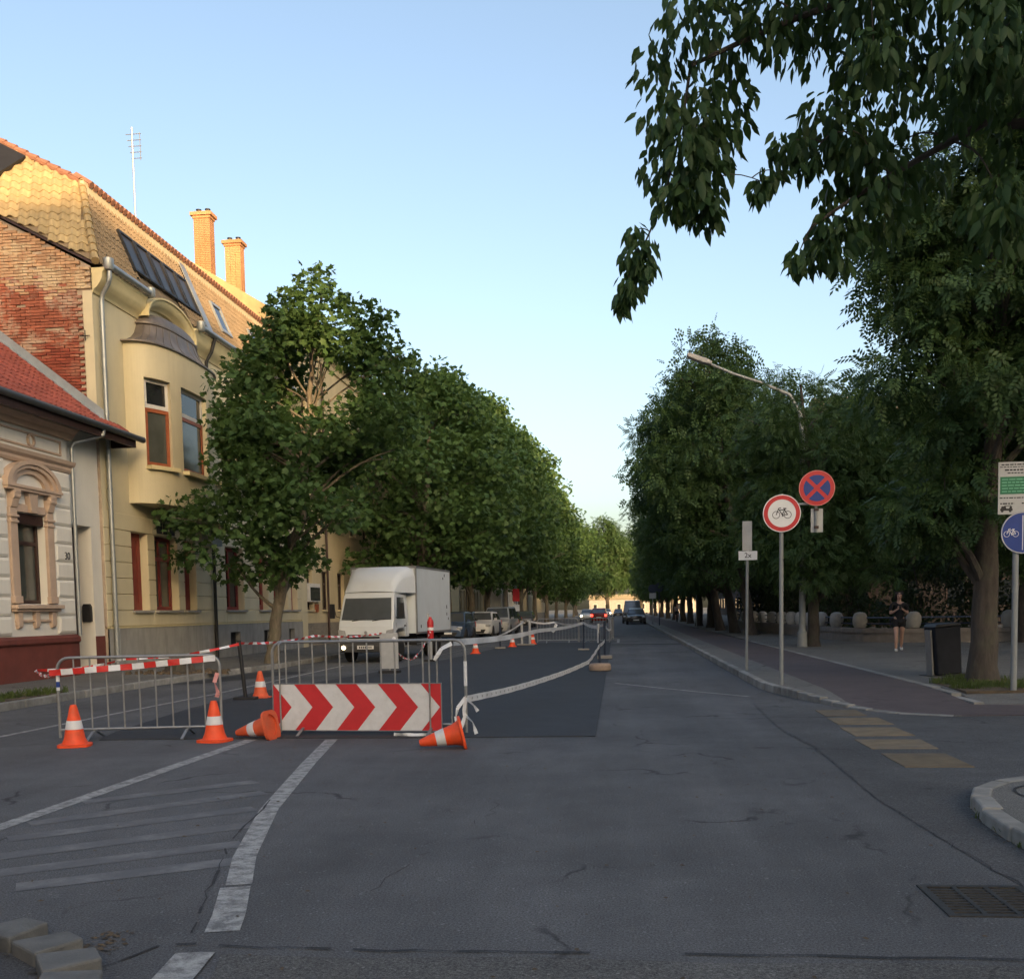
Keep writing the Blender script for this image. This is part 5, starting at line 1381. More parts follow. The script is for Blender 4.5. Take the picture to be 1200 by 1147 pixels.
strip('pale tape lying on the asphalt under the chevron board', [(-2.75,12.15,.03),(-2.45,12.12,.022),(-2.2,12.16,.03)], .05, [K['tapew']], 'loose tape ends')
strip('pale tape end hanging off the barrier top rail', [(-2.03,12.25,1.12),(-2.15,12.22,1.06),(-2.24,12.2,.92)], .05, [K['tapew']], 'loose tape ends')
strip('pale tape end fluttering from the tape before the far barrier', [(-2.3,37,.98),(-2.38,37,.8),(-2.45,37,.7)], .12, [K['tapew']], 'loose tape ends')

# posts with feet
def post(name, label, loc, h, r_, material, base, lean=(0,0), group='barrier posts', top=None):
    t = thing(name, label, 'post', loc, 0, group)
    b = MB(); b.tube([(0,0,.02),(lean[0],lean[1],h)], r_, 10); link('pole', b.mesh('pole', material), t)
    q = MB()
    if base == 'round': q.lathe([(.26,0),(.27,.03),(.27,.12),(.24,.17),(.05,.18)], 20); mm = mat('base_concrete',(.38,.28,.21),.9,.2,9,.3,60,grime=.3)
    elif base == 'square': q.box(-.22,.22,-.14,.14,0,.10); mm = K['concrete']
    else: q.box(-.20,.20,-.11,.11,0,.06); mm = K['black'] if base == 'black' else K['concrete']
    o = link('foot', q.mesh('foot', mm), t); bv = o.modifiers.new('bevel','BEVEL'); bv.width = .012; bv.segments = 2
    if top: q = MB(); q.tube([(lean[0],lean[1],h-.45),(lean[0],lean[1],h+.02)], r_*1.06, 10); link('sleeve', q.mesh('sleeve', top), t)
    return t
post('barrier_post', 'black leaning post with flat foot beside the faded cone', (-6.65,17.6,0), 1.06, .035, K['black'], 'black', (-.09,0))
post('barrier_post', 'grey post in a round concrete foot on the lane edge', (-.51,25.0,.012), 1.12, .032, K['darkblue'], 'round', (-.03,0), top=K['signgrey'])
post('barrier_post', 'dark post with square concrete foot behind the round footed one', (-.48,30.9,.012), 1.12, .04, K['darkblue'], 'square')
post('barrier_post', 'dark post with flat foot inside the new asphalt area', (-1.35,37.6,.012), 1.12, .032, K['darkblue'], 'flat')
post('barrier_post', 'dark post with flat foot by the orange cones', (-4.75,40.4,.012), 1.05, .035, K['darkblue'], 'flat')
post('barrier_post', 'pale post standing close to its twin by the far cones', (-4.22,43.9,.012), 1.05, .06, K['signgrey'], 'flat', group='pale posts')
post('barrier_post', 'pale post standing close to its twin by the far cones', (-3.88,43.9,.012), 1.05, .06, K['signgrey'], 'flat', group='pale posts')
t = thing('warning_panel', 'plain grey back of a warning panel standing before the truck', 'sign', (-5.72,25.0,0))
b = MB(); b.box(-.23,.23,-.012,.012,.12,1.0); o = link('panel', b.mesh('panel', K['signgrey']), t)
b = MB(); b.lathe([(.04,-.02),(.05,-.014),(.04,-.008)], 12, (.13,0,.86), 'y'); link('reflector', b.mesh('reflector', K['tapew']), t)
b = MB(); b.tube([(0,.03,0),(0,.03,1.0)], .02, 8); link('pole', b.mesh('pole', K['galv']), t)
b = MB(); b.box(-.25,.25,-.15,.15,0,.08); link('foot', b.mesh('foot', K['black']), t)
t = thing('lamp_post', 'red roadwork lamp with white band on a pale post beside the truck', 'lamp', (-5.75,30.8,0), 0)
b = MB(); b.box(-.09,-.03,0,.05,0,1.46); b.tube([(0,0,0),(0,0,.75)], .045, 10); link('pole', b.mesh('pole', K['signgrey']), t)
b = MB(); b.lathe([(.06,.66),(.10,.72),(.10,1.2),(.08,1.26),(.05,1.3),(.045,1.35),(0,1.36)], 16); link('lamp_body', b.mesh('lamp_body', K['signred']), t)
b = MB(); b.lathe([(.102,.95),(.102,1.04)], 16); link('white_band', b.mesh('white_band', K['tapew']), t)
b = MB(); b.box(-.2,.2,-.15,.15,0,.07); link('foot', b.mesh('foot', K['black']), t)

# tree stump and dug up soil on the left pavement
st = thing('tree_stump', 'rough sawn tree stump in broken soil on the left pavement', 'stump', (-10.75,24.1,.13))
b = MB(); n = 22
V = []; rr = [.30*rnd.uniform(.85,1.15) for _ in range(n)]
for k, (z, s) in enumerate(((-.05,1.6),(.08,1.15),(.24,1.0))):
    for i in range(n): a = 2*math.pi*i/n; V.append((rr[i]*s*math.cos(a), rr[i]*s*math.sin(a), z+rnd.uniform(-.02,.02)))
b.add(V, [(k*n+i,k*n+(i+1)%n,(k+1)*n+(i+1)%n,(k+1)*n+i) for k in range(2) for i in range(n)]); b.add(V[2*n:], [tuple(range(n))]); link('stump', b.mesh('stump', K['bark']), st)
b = MB()
for _ in range(120):
    a, q = rnd.uniform(0,6.28), .3+abs(rnd.gauss(0,.28)); s = rnd.uniform(.02,.07); c = Vector((q*math.cos(a)*1.7,q*math.sin(a),s*.3))
    b.add([c+Vector(v)*s*rnd.uniform(.7,1.2) for v in ((-1,-1,-.6),(1,-1,-.6),(1,1,-.6),(-1,1,-.6),(-.6,-.6,.7),(.7,-.6,.6),(.5,.7,.7),(-.7,.6,.5))], [(3,2,1,0),(4,5,6,7),(0,1,5,4),(1,2,6,5),(2,3,7,6),(3,0,4,7)])
o = link('soil_clods', b.mesh('soil_clods', K['earth']), st); tag(o, kind='stuff')

# ================================================================== SIGNS
def disc(parent, name, r_, th, material, c, rim=None):
    b = MB(); b.lathe([(r_,c[1]),(r_,c[1]+th)], 48, (c[0],0,c[2]), 'y'); return link(name, b.mesh(name, material), parent)
def ring(mb, r0, r1, c, y0, y1, n=48):
    for i in range(n):
        a, d = 2*math.pi*i/n, 2*math.pi*(i+1)/n
        mb.prism([(c[0]+q*math.cos(t), c[2]+q*math.sin(t)) for q, t in ((r0,a),(r1,a),(r1,d),(r0,d))], 'y', y0, y1)
def bike_icon(parent, c, s, material, y, th=.003, lw=.028):
    b = MB()
    def ln(x0,z0,x1,z1,w=lw): 
        d = math.hypot(x1-x0,z1-z0); nx, nz = -(z1-z0)/d*w/2, (x1-x0)/d*w/2
        b.prism([(c[0]+s*(x0+nx),c[2]+s*(z0+nz)),(c[0]+s*(x1+nx),c[2]+s*(z1+nz)),(c[0]+s*(x1-nx),c[2]+s*(z1-nz)),(c[0]+s*(x0-nx),c[2]+s*(z0-nz))], 'y', y-th, y)
    for x in (-.52,.52): ring(b, s*(.30), s*(.35), (c[0]+x*s,0,c[2]-.22*s), y-th, y, 28)
    LW = .075
    ln(-.52,-.22,-.28,.38,LW); ln(-.24,.22,.02,-.2,LW); ln(-.28,.22,.26,.24,LW); ln(.02,-.2,.28,.3,LW); ln(.02,-.2,.52,-.22,LW); ln(.26,.2,.52,-.22,LW)
    ln(-.30,.38,-.08,.42,LW); ln(-.30,.36,-.33,.30,LW); ln(.12,.36,.40,.34,.10); ln(.02,-.2,.08,-.34,LW); ln(.02,-.34,.16,-.34,LW)
    return link('bicycle_symbol', b.mesh('bicycle_symbol', material), parent)
sp = thing('road_sign', 'grey sign pole with red ringed bicycle sign and blue no stopping sign', 'sign', (2.76,18.12,.12))
b = MB(); b.tube([(0,0,0),(0,0,3.28)], .036, 12); link('pole', b.mesh('pole', K['pole']), sp)
def round_sign(parent, name, c, r_, face, rimm, tilt=0.0):
    e = disc(parent, name, r_, .012, K['signgrey'], (c[0],c[1],c[2]))
    return e
cz = 2.95
d1 = disc(sp, 'bicycle_sign', .318, .014, K['signwhite'], (0,-.060,cz))
b = MB(); ring(b, .235, .303, (0,0,cz), -.0635, -.0595); link('red_ring', b.mesh('red_ring', K['signred']), d1)
bike_icon(d1, (0,0,cz+.015), .185, K['ink'], -.0602)
b = MB(); b.tube([(0,0,3.1),(.58,0,3.1)], .02, 8); link('bracket', b.mesh('bracket', K['pole']), sp)
b = MB(); b.tube([(.58,0,2.62),(.58,0,3.6)], .024, 8); link('bracket_post', b.mesh('bracket_post', K['pole']), sp)
c2 = (.585, -.045, 3.36)
d2 = disc(sp, 'no_stopping_sign', .30, .014, K['signred'], c2)
b = MB()
for k in range(4):
    a0 = math.pi/2*k+math.pi/4; pts = []
    w = .032; R_ = .222
    x0 = w*math.sqrt(2); pts.append((c2[0]+x0*math.cos(a0+math.pi/4), c2[2]+x0*math.sin(a0+math.pi/4)))
    da = math.asin(w/R_)
    for i in range(13): t = a0+da+(math.pi/2-2*da)*i/12; pts.append((c2[0]+R_*math.cos(t), c2[2]+R_*math.sin(t)))
    b.prism(pts, 'y', c2[1]-.004, c2[1]+.001)
link('blue_sector', b.mesh('blue_sector', K['signblue']), d2)
b = MB(); ring(b, .288, .299, (c2[0],0,c2[2]), c2[1]-.002, c2[1]+.001); link('pale_edge', b.mesh('pale_edge', mat('sign_edge',(.6,.25,.22),.5,.1)), d2)
b = MB(); b.box(.50,.70,.03,.045,2.62,3.02); o = link('plate_back', b.mesh('plate_back', K['signgrey']), sp)
for z in (2.98,2.68):
    b = MB(); b.box(.55,.62,-.03,.03,z,z+.045); link('clamp', b.mesh('clamp', K['darkwood']), sp)
# pole with the "2x" plate
p2 = thing('sign_pole', 'slim grey pole with edge-on sign and small white 2x plate', 'sign', (2.68,22.42,.12))
b = MB(); b.tube([(0,0,0),(.03,0,2.9),(.035,0,3.18)], .032, 10); link('pole', b.mesh('pole', K['pole']), p2)
b = MB(); b.box(-.085,.115,-.055,-.045,2.56,3.18); b.box(-.085,-.06,-.07,-.045,2.56,3.18); b.box(.09,.115,-.07,-.045,2.56,3.18); link('turned_sign', b.mesh('turned_sign', K['signgrey']), p2)
b = MB(); b.box(-.165,.225,-.06,-.05,2.36,2.55); pl2 = link('plate', b.mesh('plate', K['signwhite']), p2)
text_mesh('plate_text', '2x', .15, K['ink'], pl2, Matrix.Translation((.03,-.062,2.455)) @ FACE_NY, .001)
# cycle and foot path sign with the notice board
p3 = thing('path_sign', 'grey pole with blue cycle and footpath sign under a grey notice board', 'sign', (5.98,16.4,.13))
b = MB(); b.tube([(0,0,-.02),(0,0,3.4)], .045, 14); link('pole', b.mesh('pole', K['pole']), p3)
d3 = disc(p3, 'blue_disc', .315, .014, K['signblue'], (.07,-.075,2.40))
b = MB(); ring(b, .297, .312, (.07,0,2.40), -.078, -.0735); link('white_edge', b.mesh('white_edge', K['signgrey']), d3)
b = MB(); b.box(.064,.076,-.0785,-.074,2.14,2.66); link('divider', b.mesh('divider', K['signwhite']), d3)
bike_icon(d3, (-.095,0,2.41), .125, K['signwhite'], -.0747)
b = MB(); ring(b, 0.001, .028, (.20,0,2.52), -.078, -.0747, 14)
for q in [[(.17,2.48),(.23,2.48),(.22,2.36),(.18,2.36)],[(.17,2.48),(.185,2.48),(.155,2.38),(.14,2.385)],[(.215,2.48),(.23,2.48),(.262,2.39),(.248,2.38)],[(.18,2.365),(.20,2.365),(.18,2.24),(.155,2.24)],[(.20,2.365),(.22,2.365),(.245,2.24),(.22,2.24)]]: b.prism(q, 'y', -.078, -.0747)
link('walker_symbol', b.mesh('walker_symbol', K['signwhite']), d3)
b = MB(); b.box(-.29,.42,-.072,-.06,2.68,3.46); nb3 = link('notice_board', b.mesh('notice_board', mat('notice_grey',(.44,.44,.43),.6,.1,5,grime=.3)), p3)
b = MB(); b.box(-.265,.36,-.0745,-.071,2.98,3.24); gp = link('green_panel', b.mesh('green_panel', K['signgreen']), nb3)
b = MB()
for i, (z, x0, x1, hh) in enumerate([(3.42,-.25,.35,.018),(3.385,-.27,.2,.012),(3.34,-.2,.35,.022),(3.295,-.16,.32,.016),(2.925,-.27,.2,.016),(2.84,-.26,-.06,.02),(2.84,.05,.12,.02)]):
    x = x0
    while x < x1: w = rnd.uniform(.02,.07); b.box(x,min(x+w,x1),-.0735,-.0715,z-hh/2,z+hh/2); x += w+.012
link('print_lines', b.mesh('print_lines', K['ink']), nb3)
b = MB()
for z in (3.2,3.155,3.11,3.065,3.02):
    x = -.24
    while x < .33: w = rnd.uniform(.03,.09); b.box(x,min(x+w,.34),-.0765,-.0740,z-.008,z+.008); x += w+.015
link('print_lines', b.mesh('print_lines', mat('pale_green_ink',(.12,.4,.25),.5)), gp)
b = MB()
for q in [[(-.26,2.735),(-.08,2.735),(-.08,2.765),(-.26,2.765)],[(-.25,2.765),(-.17,2.765),(-.18,2.80),(-.24,2.80)],[(-.13,2.765),(-.09,2.765),(-.09,2.80),(-.12,2.80)],[(-.2,2.80),(-.1,2.805),(-.1,2.815),(-.2,2.81)]]: b.prism(q, 'y', -.0735, -.0715)
for x in (-.23,-.115): ring(b, .001, .02, (x,0,2.73), -.074, -.0715, 12)
link('tow_truck_symbol', b.mesh('tow_truck_symbol', K['ink']), nb3)
# distant signs
def far_sign(label, loc, h, parts, group=None, material=None):
    t = thing('far_sign', label, 'sign', loc, 0, group)
    b = MB(); b.tube([(0,0,-.02),(0,0,h)], .04, 8); link('pole', b.mesh('pole', material or K['pole']), t)
    for nm, kind, a in parts:
        q = MB()
        if kind == 'disc': q.lathe([(a[0],-.06),(a[0],-.05)], 28, (0,0,a[1]), 'y')
        else: q.box(-a[0],a[0],-.06,-.05,a[1],a[2])
        link(nm, q.mesh(nm, a[-1]), t)
    return t
far_sign('distant round blue sign above a white plate by the kerb', (2.64,85,.12), 3.2, [('disc','disc',(.36,2.95,K['darkblue'])),('plate','box',(.28,2.15,2.6,K['signgrey']))])
far_sign('distant dark pole with round blue sign beside the other sign', (3.05,82,.12), 3.2, [('disc','disc',(.36,3.0,K['darkblue']))], material=K['darkblue'])
far_sign('distant slim pale pole without plate beside the tree row', (5.4,74.4,.12), 4.2, [('cap','box',(.06,4.1,4.2,K['pole']))])
far_sign('small round sign on a slim pole behind the parked cars', (-10.3,58,.13), 3.3, [('disc','disc',(.28,3.0,K['signgrey'])),('plate','box',(.3,2.2,2.5,K['signgrey']))])
far_sign('red and white advertising banner on a pole down the street', (-9.3,92,.13), 3.6, [('banner','box',(.3,2.2,3.3,K['signred'])),('banner_base','box',(.3,.9,1.9,K['signwhite']))])

# street lamp
lp = thing('street_lamp', 'tall grey street lamp whose curved arm reaches over the road', 'street lamp', (5.96,34.7,.12))
b = MB(); b.lathe([(.17,0),(.16,.5),(.13,.52),(.115,.6)], 14); b.tube([(0,0,.5),(0,0,6.9),(-.08,0,7.6),(-.4,0,8.2),(-1.3,0,8.62),(-2.2,0,8.95),(-2.95,0,9.3)], [.11,.08,.07,.06,.05,.045,.045], 12); link('pole', b.mesh('pole', K['pole']), lp)
b = MB(); b.prism([(-3.72,9.60),(-3.65,9.68),(-3.1,9.47),(-2.9,9.36),(-2.92,9.26),(-3.2,9.33),(-3.66,9.53)], 'y', -.16, .16); o = link('lamp_head', b.mesh('lamp_head', mat('lamp_head_grey',(.34,.33,.33),.5,.1)), lp); bv = o.modifiers.new('bevel','BEVEL'); bv.width = .03; bv.segments = 2

# litter bin
bn = thing('litter_bin', 'dark upright litter bin leaning slightly beside the big locust tree', 'bin', (6.05,20.0,.135))
bn.rotation_euler = (0, R(-4), R(14))
b = MB(); b.prism([(-.24,.03),(.24,.03),(.26,.92),(-.26,.92)], 'y', -.2, .2); o = link('body', b.mesh('body', mat('bin_dark',(.016,.018,.024),.85,.2,6,spec=.2)), bn); bv = o.modifiers.new('bevel','BEVEL'); bv.width = .03; bv.segments = 3
b = MB(); b.prism([(-.27,.92),(.27,.92),(.22,.98),(-.22,.98)], 'y', -.22, .22); o = link('lid', b.mesh('lid', K['black']), bn); bv = o.modifiers.new('bevel','BEVEL'); bv.width = .02; bv.segments = 2
b = MB(); b.box(-.30,-.265,-.10,.10,0,.88); link('post', b.mesh('post', K['galv']), bn)
b = MB(); b.box(-.36,.36,-.26,.26,-.01,.03); link('foot', b.mesh('foot', K['black']), bn)

# low park wall with stone drums and a rail
WP = [(7.4,70),(7.9,52),(8.15,43.5),(8.5,39.6),(8.9,38.4),(9.7,37.6),(11,37.2),(14,36.9),(24,36.3)]
pw = thing('park_wall', 'low stone park wall with drum shaped stones and blue rail', 'wall', (8.5,40,.12))
def wall_run(name, z0, z1, w, material):
    b = MB()
    nrm = []
    for i, p in enumerate(WP):
        a = WP[max(0,i-1)]; c = WP[min(len(WP)-1,i+1)]; d = Vector((c[0]-a[0],c[1]-a[1])).normalized(); nrm.append(Vector((-d.y,d.x)))
    V = []
    for p, n_ in zip(WP, nrm):
        for s in (-w/2, w/2):
            for z in (z0, z1): V.append((p[0]+n_.x*s, p[1]+n_.y*s, z))
    F = []
    for i in range(len(WP)-1):
        a, c = i*4, (i+1)*4; F += [(a,c,c+1,a+1),(a+2,a+3,c+3,c+2),(a+1,c+1,c+3,a+3),(a,a+2,c+2,c)]
    F += [(0,1,3,2),tuple(len(V)-4+k for k in (0,2,3,1))]
    b.add(V, F); return b.build(name, material, pw)
wall_run('wall', .0, .46, .40, K['wallstone']); wall_run('coping', .462, .62, .50, K['wallstone'])
dm = MB(); dm.lathe([(.10,0),(.19,.02),(.245,.12),(.265,.28),(.255,.42),(.20,.54),(.10,.59),(0,.60)], 18); drum_me = dm.mesh('stone_drum', K['drum'])
def along(d):
    for (a, c) in zip(WP, WP[1:]):
        L = math.hypot(c[0]-a[0], c[1]-a[1])
        if d <= L: return (a[0]+(c[0]-a[0])*d/L, a[1]+(c[1]-a[1])*d/L)
        d -= L
    return WP[-1]
offw = pw.location
dists = [2,6,9.5,12.5,15.5,18.2,20.6,22.8,24.8,26.8,28.9,31.2,33.4,36.5,40.4,43.5]
for d in dists:
    x, y = along(d); link('stone_drum', drum_me, pw, False, Matrix.Translation(Vector((x,y,.615))-offw) @ Matrix.Rotation(rnd.uniform(0,6),4,'Z'))
rail = [(p[0]+.12,p[1]+.12) for p in WP]
for z in (1.0,.78):
    b = MB(); b.tube([(x,y,z) for x, y in rail], .028, 8); b.build('rail', K['darkblue'] if z < .9 else mat('blue_rail',(.08,.11,.17),.5,.15), pw)
for d in [i*2.1+1 for i in range(21)]:
    x, y = along(d); b = MB(); b.tube([(x+.12,y+.12,.6),(x+.12,y+.12,1.0)], .018, 6); b.build('rail_post', K['darkblue'], pw)

# ================================================================== VEHICLES  (local: front at -y, centred on x)
def wheel(parent, x, y, r_, w, side):
    t = MB(); t.lathe([(r_*.62,-w/2),(r_*.9,-w/2),(r_,-w*.36),(r_,w*.36),(r_*.9,w/2),(r_*.62,w/2)], 24, (0,0,0), 'x')
    ty = link('wheel', t.mesh('tyre', K['tyre']), parent, False, Matrix.Translation((x,y,r_)))
    q = MB(); q.lathe([(.001,side*w*.30),(r_*.2,side*w*.40),(r_*.25,side*w*.30),(r_*.55,side*w*.36),(r_*.63,side*w*.48)], 20, (0,0,0), 'x'); link('rim', q.mesh('rim', K['rim']), ty)
    return ty
def extrude_profile(prof, hw):
    """prof: (y,z) loop; hw(y,z) -> half width"""
    b = MB(); n = len(prof)
    V = [(-hw(y,z),y,z) for y,z in prof]+[(hw(y,z),y,z) for y,z in prof]
    b.add(V, [tuple(range(n)), tuple(range(2*n-1,n-1,-1))]+[(i,i+n,(i+1)%n+n,(i+1)%n) for i in range(n)])
    return b
# ---- box truck
tk = thing('box_truck', 'white box truck facing the viewer with its lamps lit, parked at the left', 'truck', (-7.68,30.5,0), R(-5))
def hwc(y, z): return .87 if z < 1.2 else .87-(z-1.2)*.075
prof = [(.06,.42),(.0,.5),(-.02,.85),(.0,1.1),(.06,1.27),(.34,2.0),(.44,2.13),(.6,2.17),(1.6,2.17),(1.66,2.1),(1.66,.75),(1.30,.75),(1.2,.95),(.98,1.02),(.55,1.02),(.33,.95),(.25,.75),(.22,.42)]
o = extrude_profile(prof, hwc).build('cab', K['truckwhite'], tk, False, bevel=.035)
b = MB()
def wsp(u, v, off=.012): y, z = .075+.255*v, 1.30+.66*v; hw = (hwc(y,z)-.07)*u; return (hw, y-off*.93-.004, z+off*.35)
b.add([wsp(-1,0),wsp(-.5,-.015),wsp(.5,-.015),wsp(1,0),wsp(.985,1),wsp(-.985,1)], [(0,1,2,3,4,5)]); link('windscreen', b.mesh('windscreen', K['carglass']), tk)
for s in (-1,1):
    b = MB(); b.prism([(.36,1.32),(1.28,1.32),(1.28,1.98),(.58,1.98)], 'x', s*.84, s*.858); b.v = [(s*(hwc(0,v[2])+.008 if abs(v[0]) > .85 else hwc(0,v[2])-.02), v[1], v[2]) for v in b.v]; link('side_window', b.mesh('side_window', K['carglass']), tk)
    dq = MB()
    for (y0,z0,y1,z1) in ((1.36,.8,1.36,2.05),(.30,1.06,.30,1.3)): dq.box(s*.8715,s*.874,y0-.006,y0+.006,z0,min(z1,1.2))
    dq.box(s*.871,s*.885,1.12,1.27,1.08,1.12); link('door_handle', dq.mesh('door_handle', K['black']), tk)
    # mirror
    m_ = MB(); m_.tube([(s*.84,.33,1.35),(s*1.0,.16,1.42),(s*1.05,.12,1.78)], .014, 6); m_.box(s*1.10-.07,s*1.10+.07,.07,.17,1.36,1.80); o = link('mirror', m_.mesh('mirror', K['black']), tk); bv = o.modifiers.new('bevel','BEVEL'); bv.width = .03; bv.segments = 2
    q = MB(); q.prism([(s*.60,.72),(s*.86,.72),(s*.87,1.02),(s*.66,.98)], 'y', -.035, .03); hl = link('headlight', q.mesh('headlight', K['lens']), tk)
    q = MB(); q.lathe([(.001,-.105),(.055,-.10),(.06,-.03)], 16, (s*.70,0,.47), 'y'); link('fog_lamp', q.mesh('fog_lamp', K['lamplit']), tk)
b = MB(); b.box(-.58,.58,-.032,.02,.74,.80); b.box(-.58,.58,-.030,.02,.83,.86); link('grille', b.mesh('grille', K['black']), tk)
b = MB(); b.prism([(-.05,.32),(.25,.32),(.25,.62),(-.06,.66),(-.08,.5)], 'x', -.86, .86); o = link('bumper', b.mesh('bumper', mat('bumper_dark',(.05,.05,.052),.6,.2)), tk); bv = o.modifiers.new('bevel','BEVEL'); bv.width = .03; bv.segments = 2
b = MB(); b.box(-.26,.26,-.095,-.08,.42,.53); npl = link('number_plate', b.mesh('number_plate', K['plate']), tk)
b = MB()
for i in range(7): b.box(-.20+i*.06,-.165+i*.06,-.097,-.094,.445,.505)
link('plate_print', b.mesh('plate_print', K['ink']), npl)
b = MB(); b.lathe([(.001,-.035),(.05,-.03),(.05,0)], 16, (0,-.0,.92), 'y'); link('badge', b.mesh('badge', K['rim']), tk)
for x0, x1 in ((-.45,-.05),(.2,.62)):
    b = MB(); b.tube([(x0,.03,1.27),(x1,.075,1.33)], .012, 5); link('wiper', b.mesh('wiper', K['black']), tk)
# roof fairing
b = MB(); sec = []
for k in range(9):
    t = k/8; y = .42+1.36*t; z = 2.15+.80*math.sin(t*math.pi/2)**.75; w = .80+.27*t**1.6
    sec.append([(-w,y,2.12),(-w*.99,y,2.12+(z-2.12)*.6),(-w*.93,y,2.12+(z-2.12)*.9),(-w*.75,y,z),(0,y,z+.015),(w*.75,y,z),(w*.93,y,2.12+(z-2.12)*.9),(w*.99,y,2.12+(z-2.12)*.6),(w,y,2.12)])
V = [p for s in sec for p in s]; b.add(V, [(k*9+i,k*9+i+1,(k+1)*9+i+1,(k+1)*9+i) for k in range(8) for i in range(8)]); b.poly(sec[-1]); link('roof_fairing', b.mesh('roof_fairing', K['truckwhite'], True, 50), tk)
# cargo box
b = MB(); b.box(-1.08,1.08,1.82,6.1,.84,2.95); bx_ = link('cargo_box', b.mesh('cargo_box', K['boxwhite']), tk)
b = MB()
for x in (-1.09,1.05):
    b.box(x,x+.04,1.80,1.88,.82,2.97); b.box(x,x+.04,6.05,6.12,.82,2.97); b.box(x,x+.04,1.88,6.05,2.91,2.975); b.box(x,x+.04,1.88,6.05,.81,.88)
b.box(-1.05,1.05,1.80,1.87,2.91,2.975); link('box_trim', b.mesh('box_trim', K['galv']), bx_)
for (y, z, h) in ((5.3,2.72,.10),(5.1,2.62,.08),(5.55,1.62,.12),(5.55,1.38,.10),(5.75,1.22,.09),(2.25,1.0,.1)):
    q = MB(); q.box(1.081,1.084,y,y+.09,z,z+h); link('sticker', q.mesh('sticker', K['ink']), bx_)
b = MB()
for x in (-.4,.34): b.box(x,x+.06,.9,6.0,.55,.72)
for y in (2.2,3.4,5.6): b.box(-.95,.95,y,y+.06,.70,.83)
b.box(.55,.95,2.2,3.2,.45,.72); b.box(-.9,.9,6.02,6.08,.45,.55); link('chassis', b.mesh('chassis', K['black']), tk)
b = MB(); b.box(.98,1.0,2.1,3.7,.62,.66); b.box(.98,1.0,2.1,3.7,.48,.52); link('side_guard', b.mesh('side_guard', K['galv']), tk)
for s in (-1,1):
    wheel(tk, s*.76, .76, .37, .22, s); wheel(tk, s*.72, 4.7, .37, .40, s)
    b = MB(); b.box(s*.55,s*.95,5.15,5.17,.2,.75); link('mud_flap', b.mesh('mud_flap', K['black']), tk)

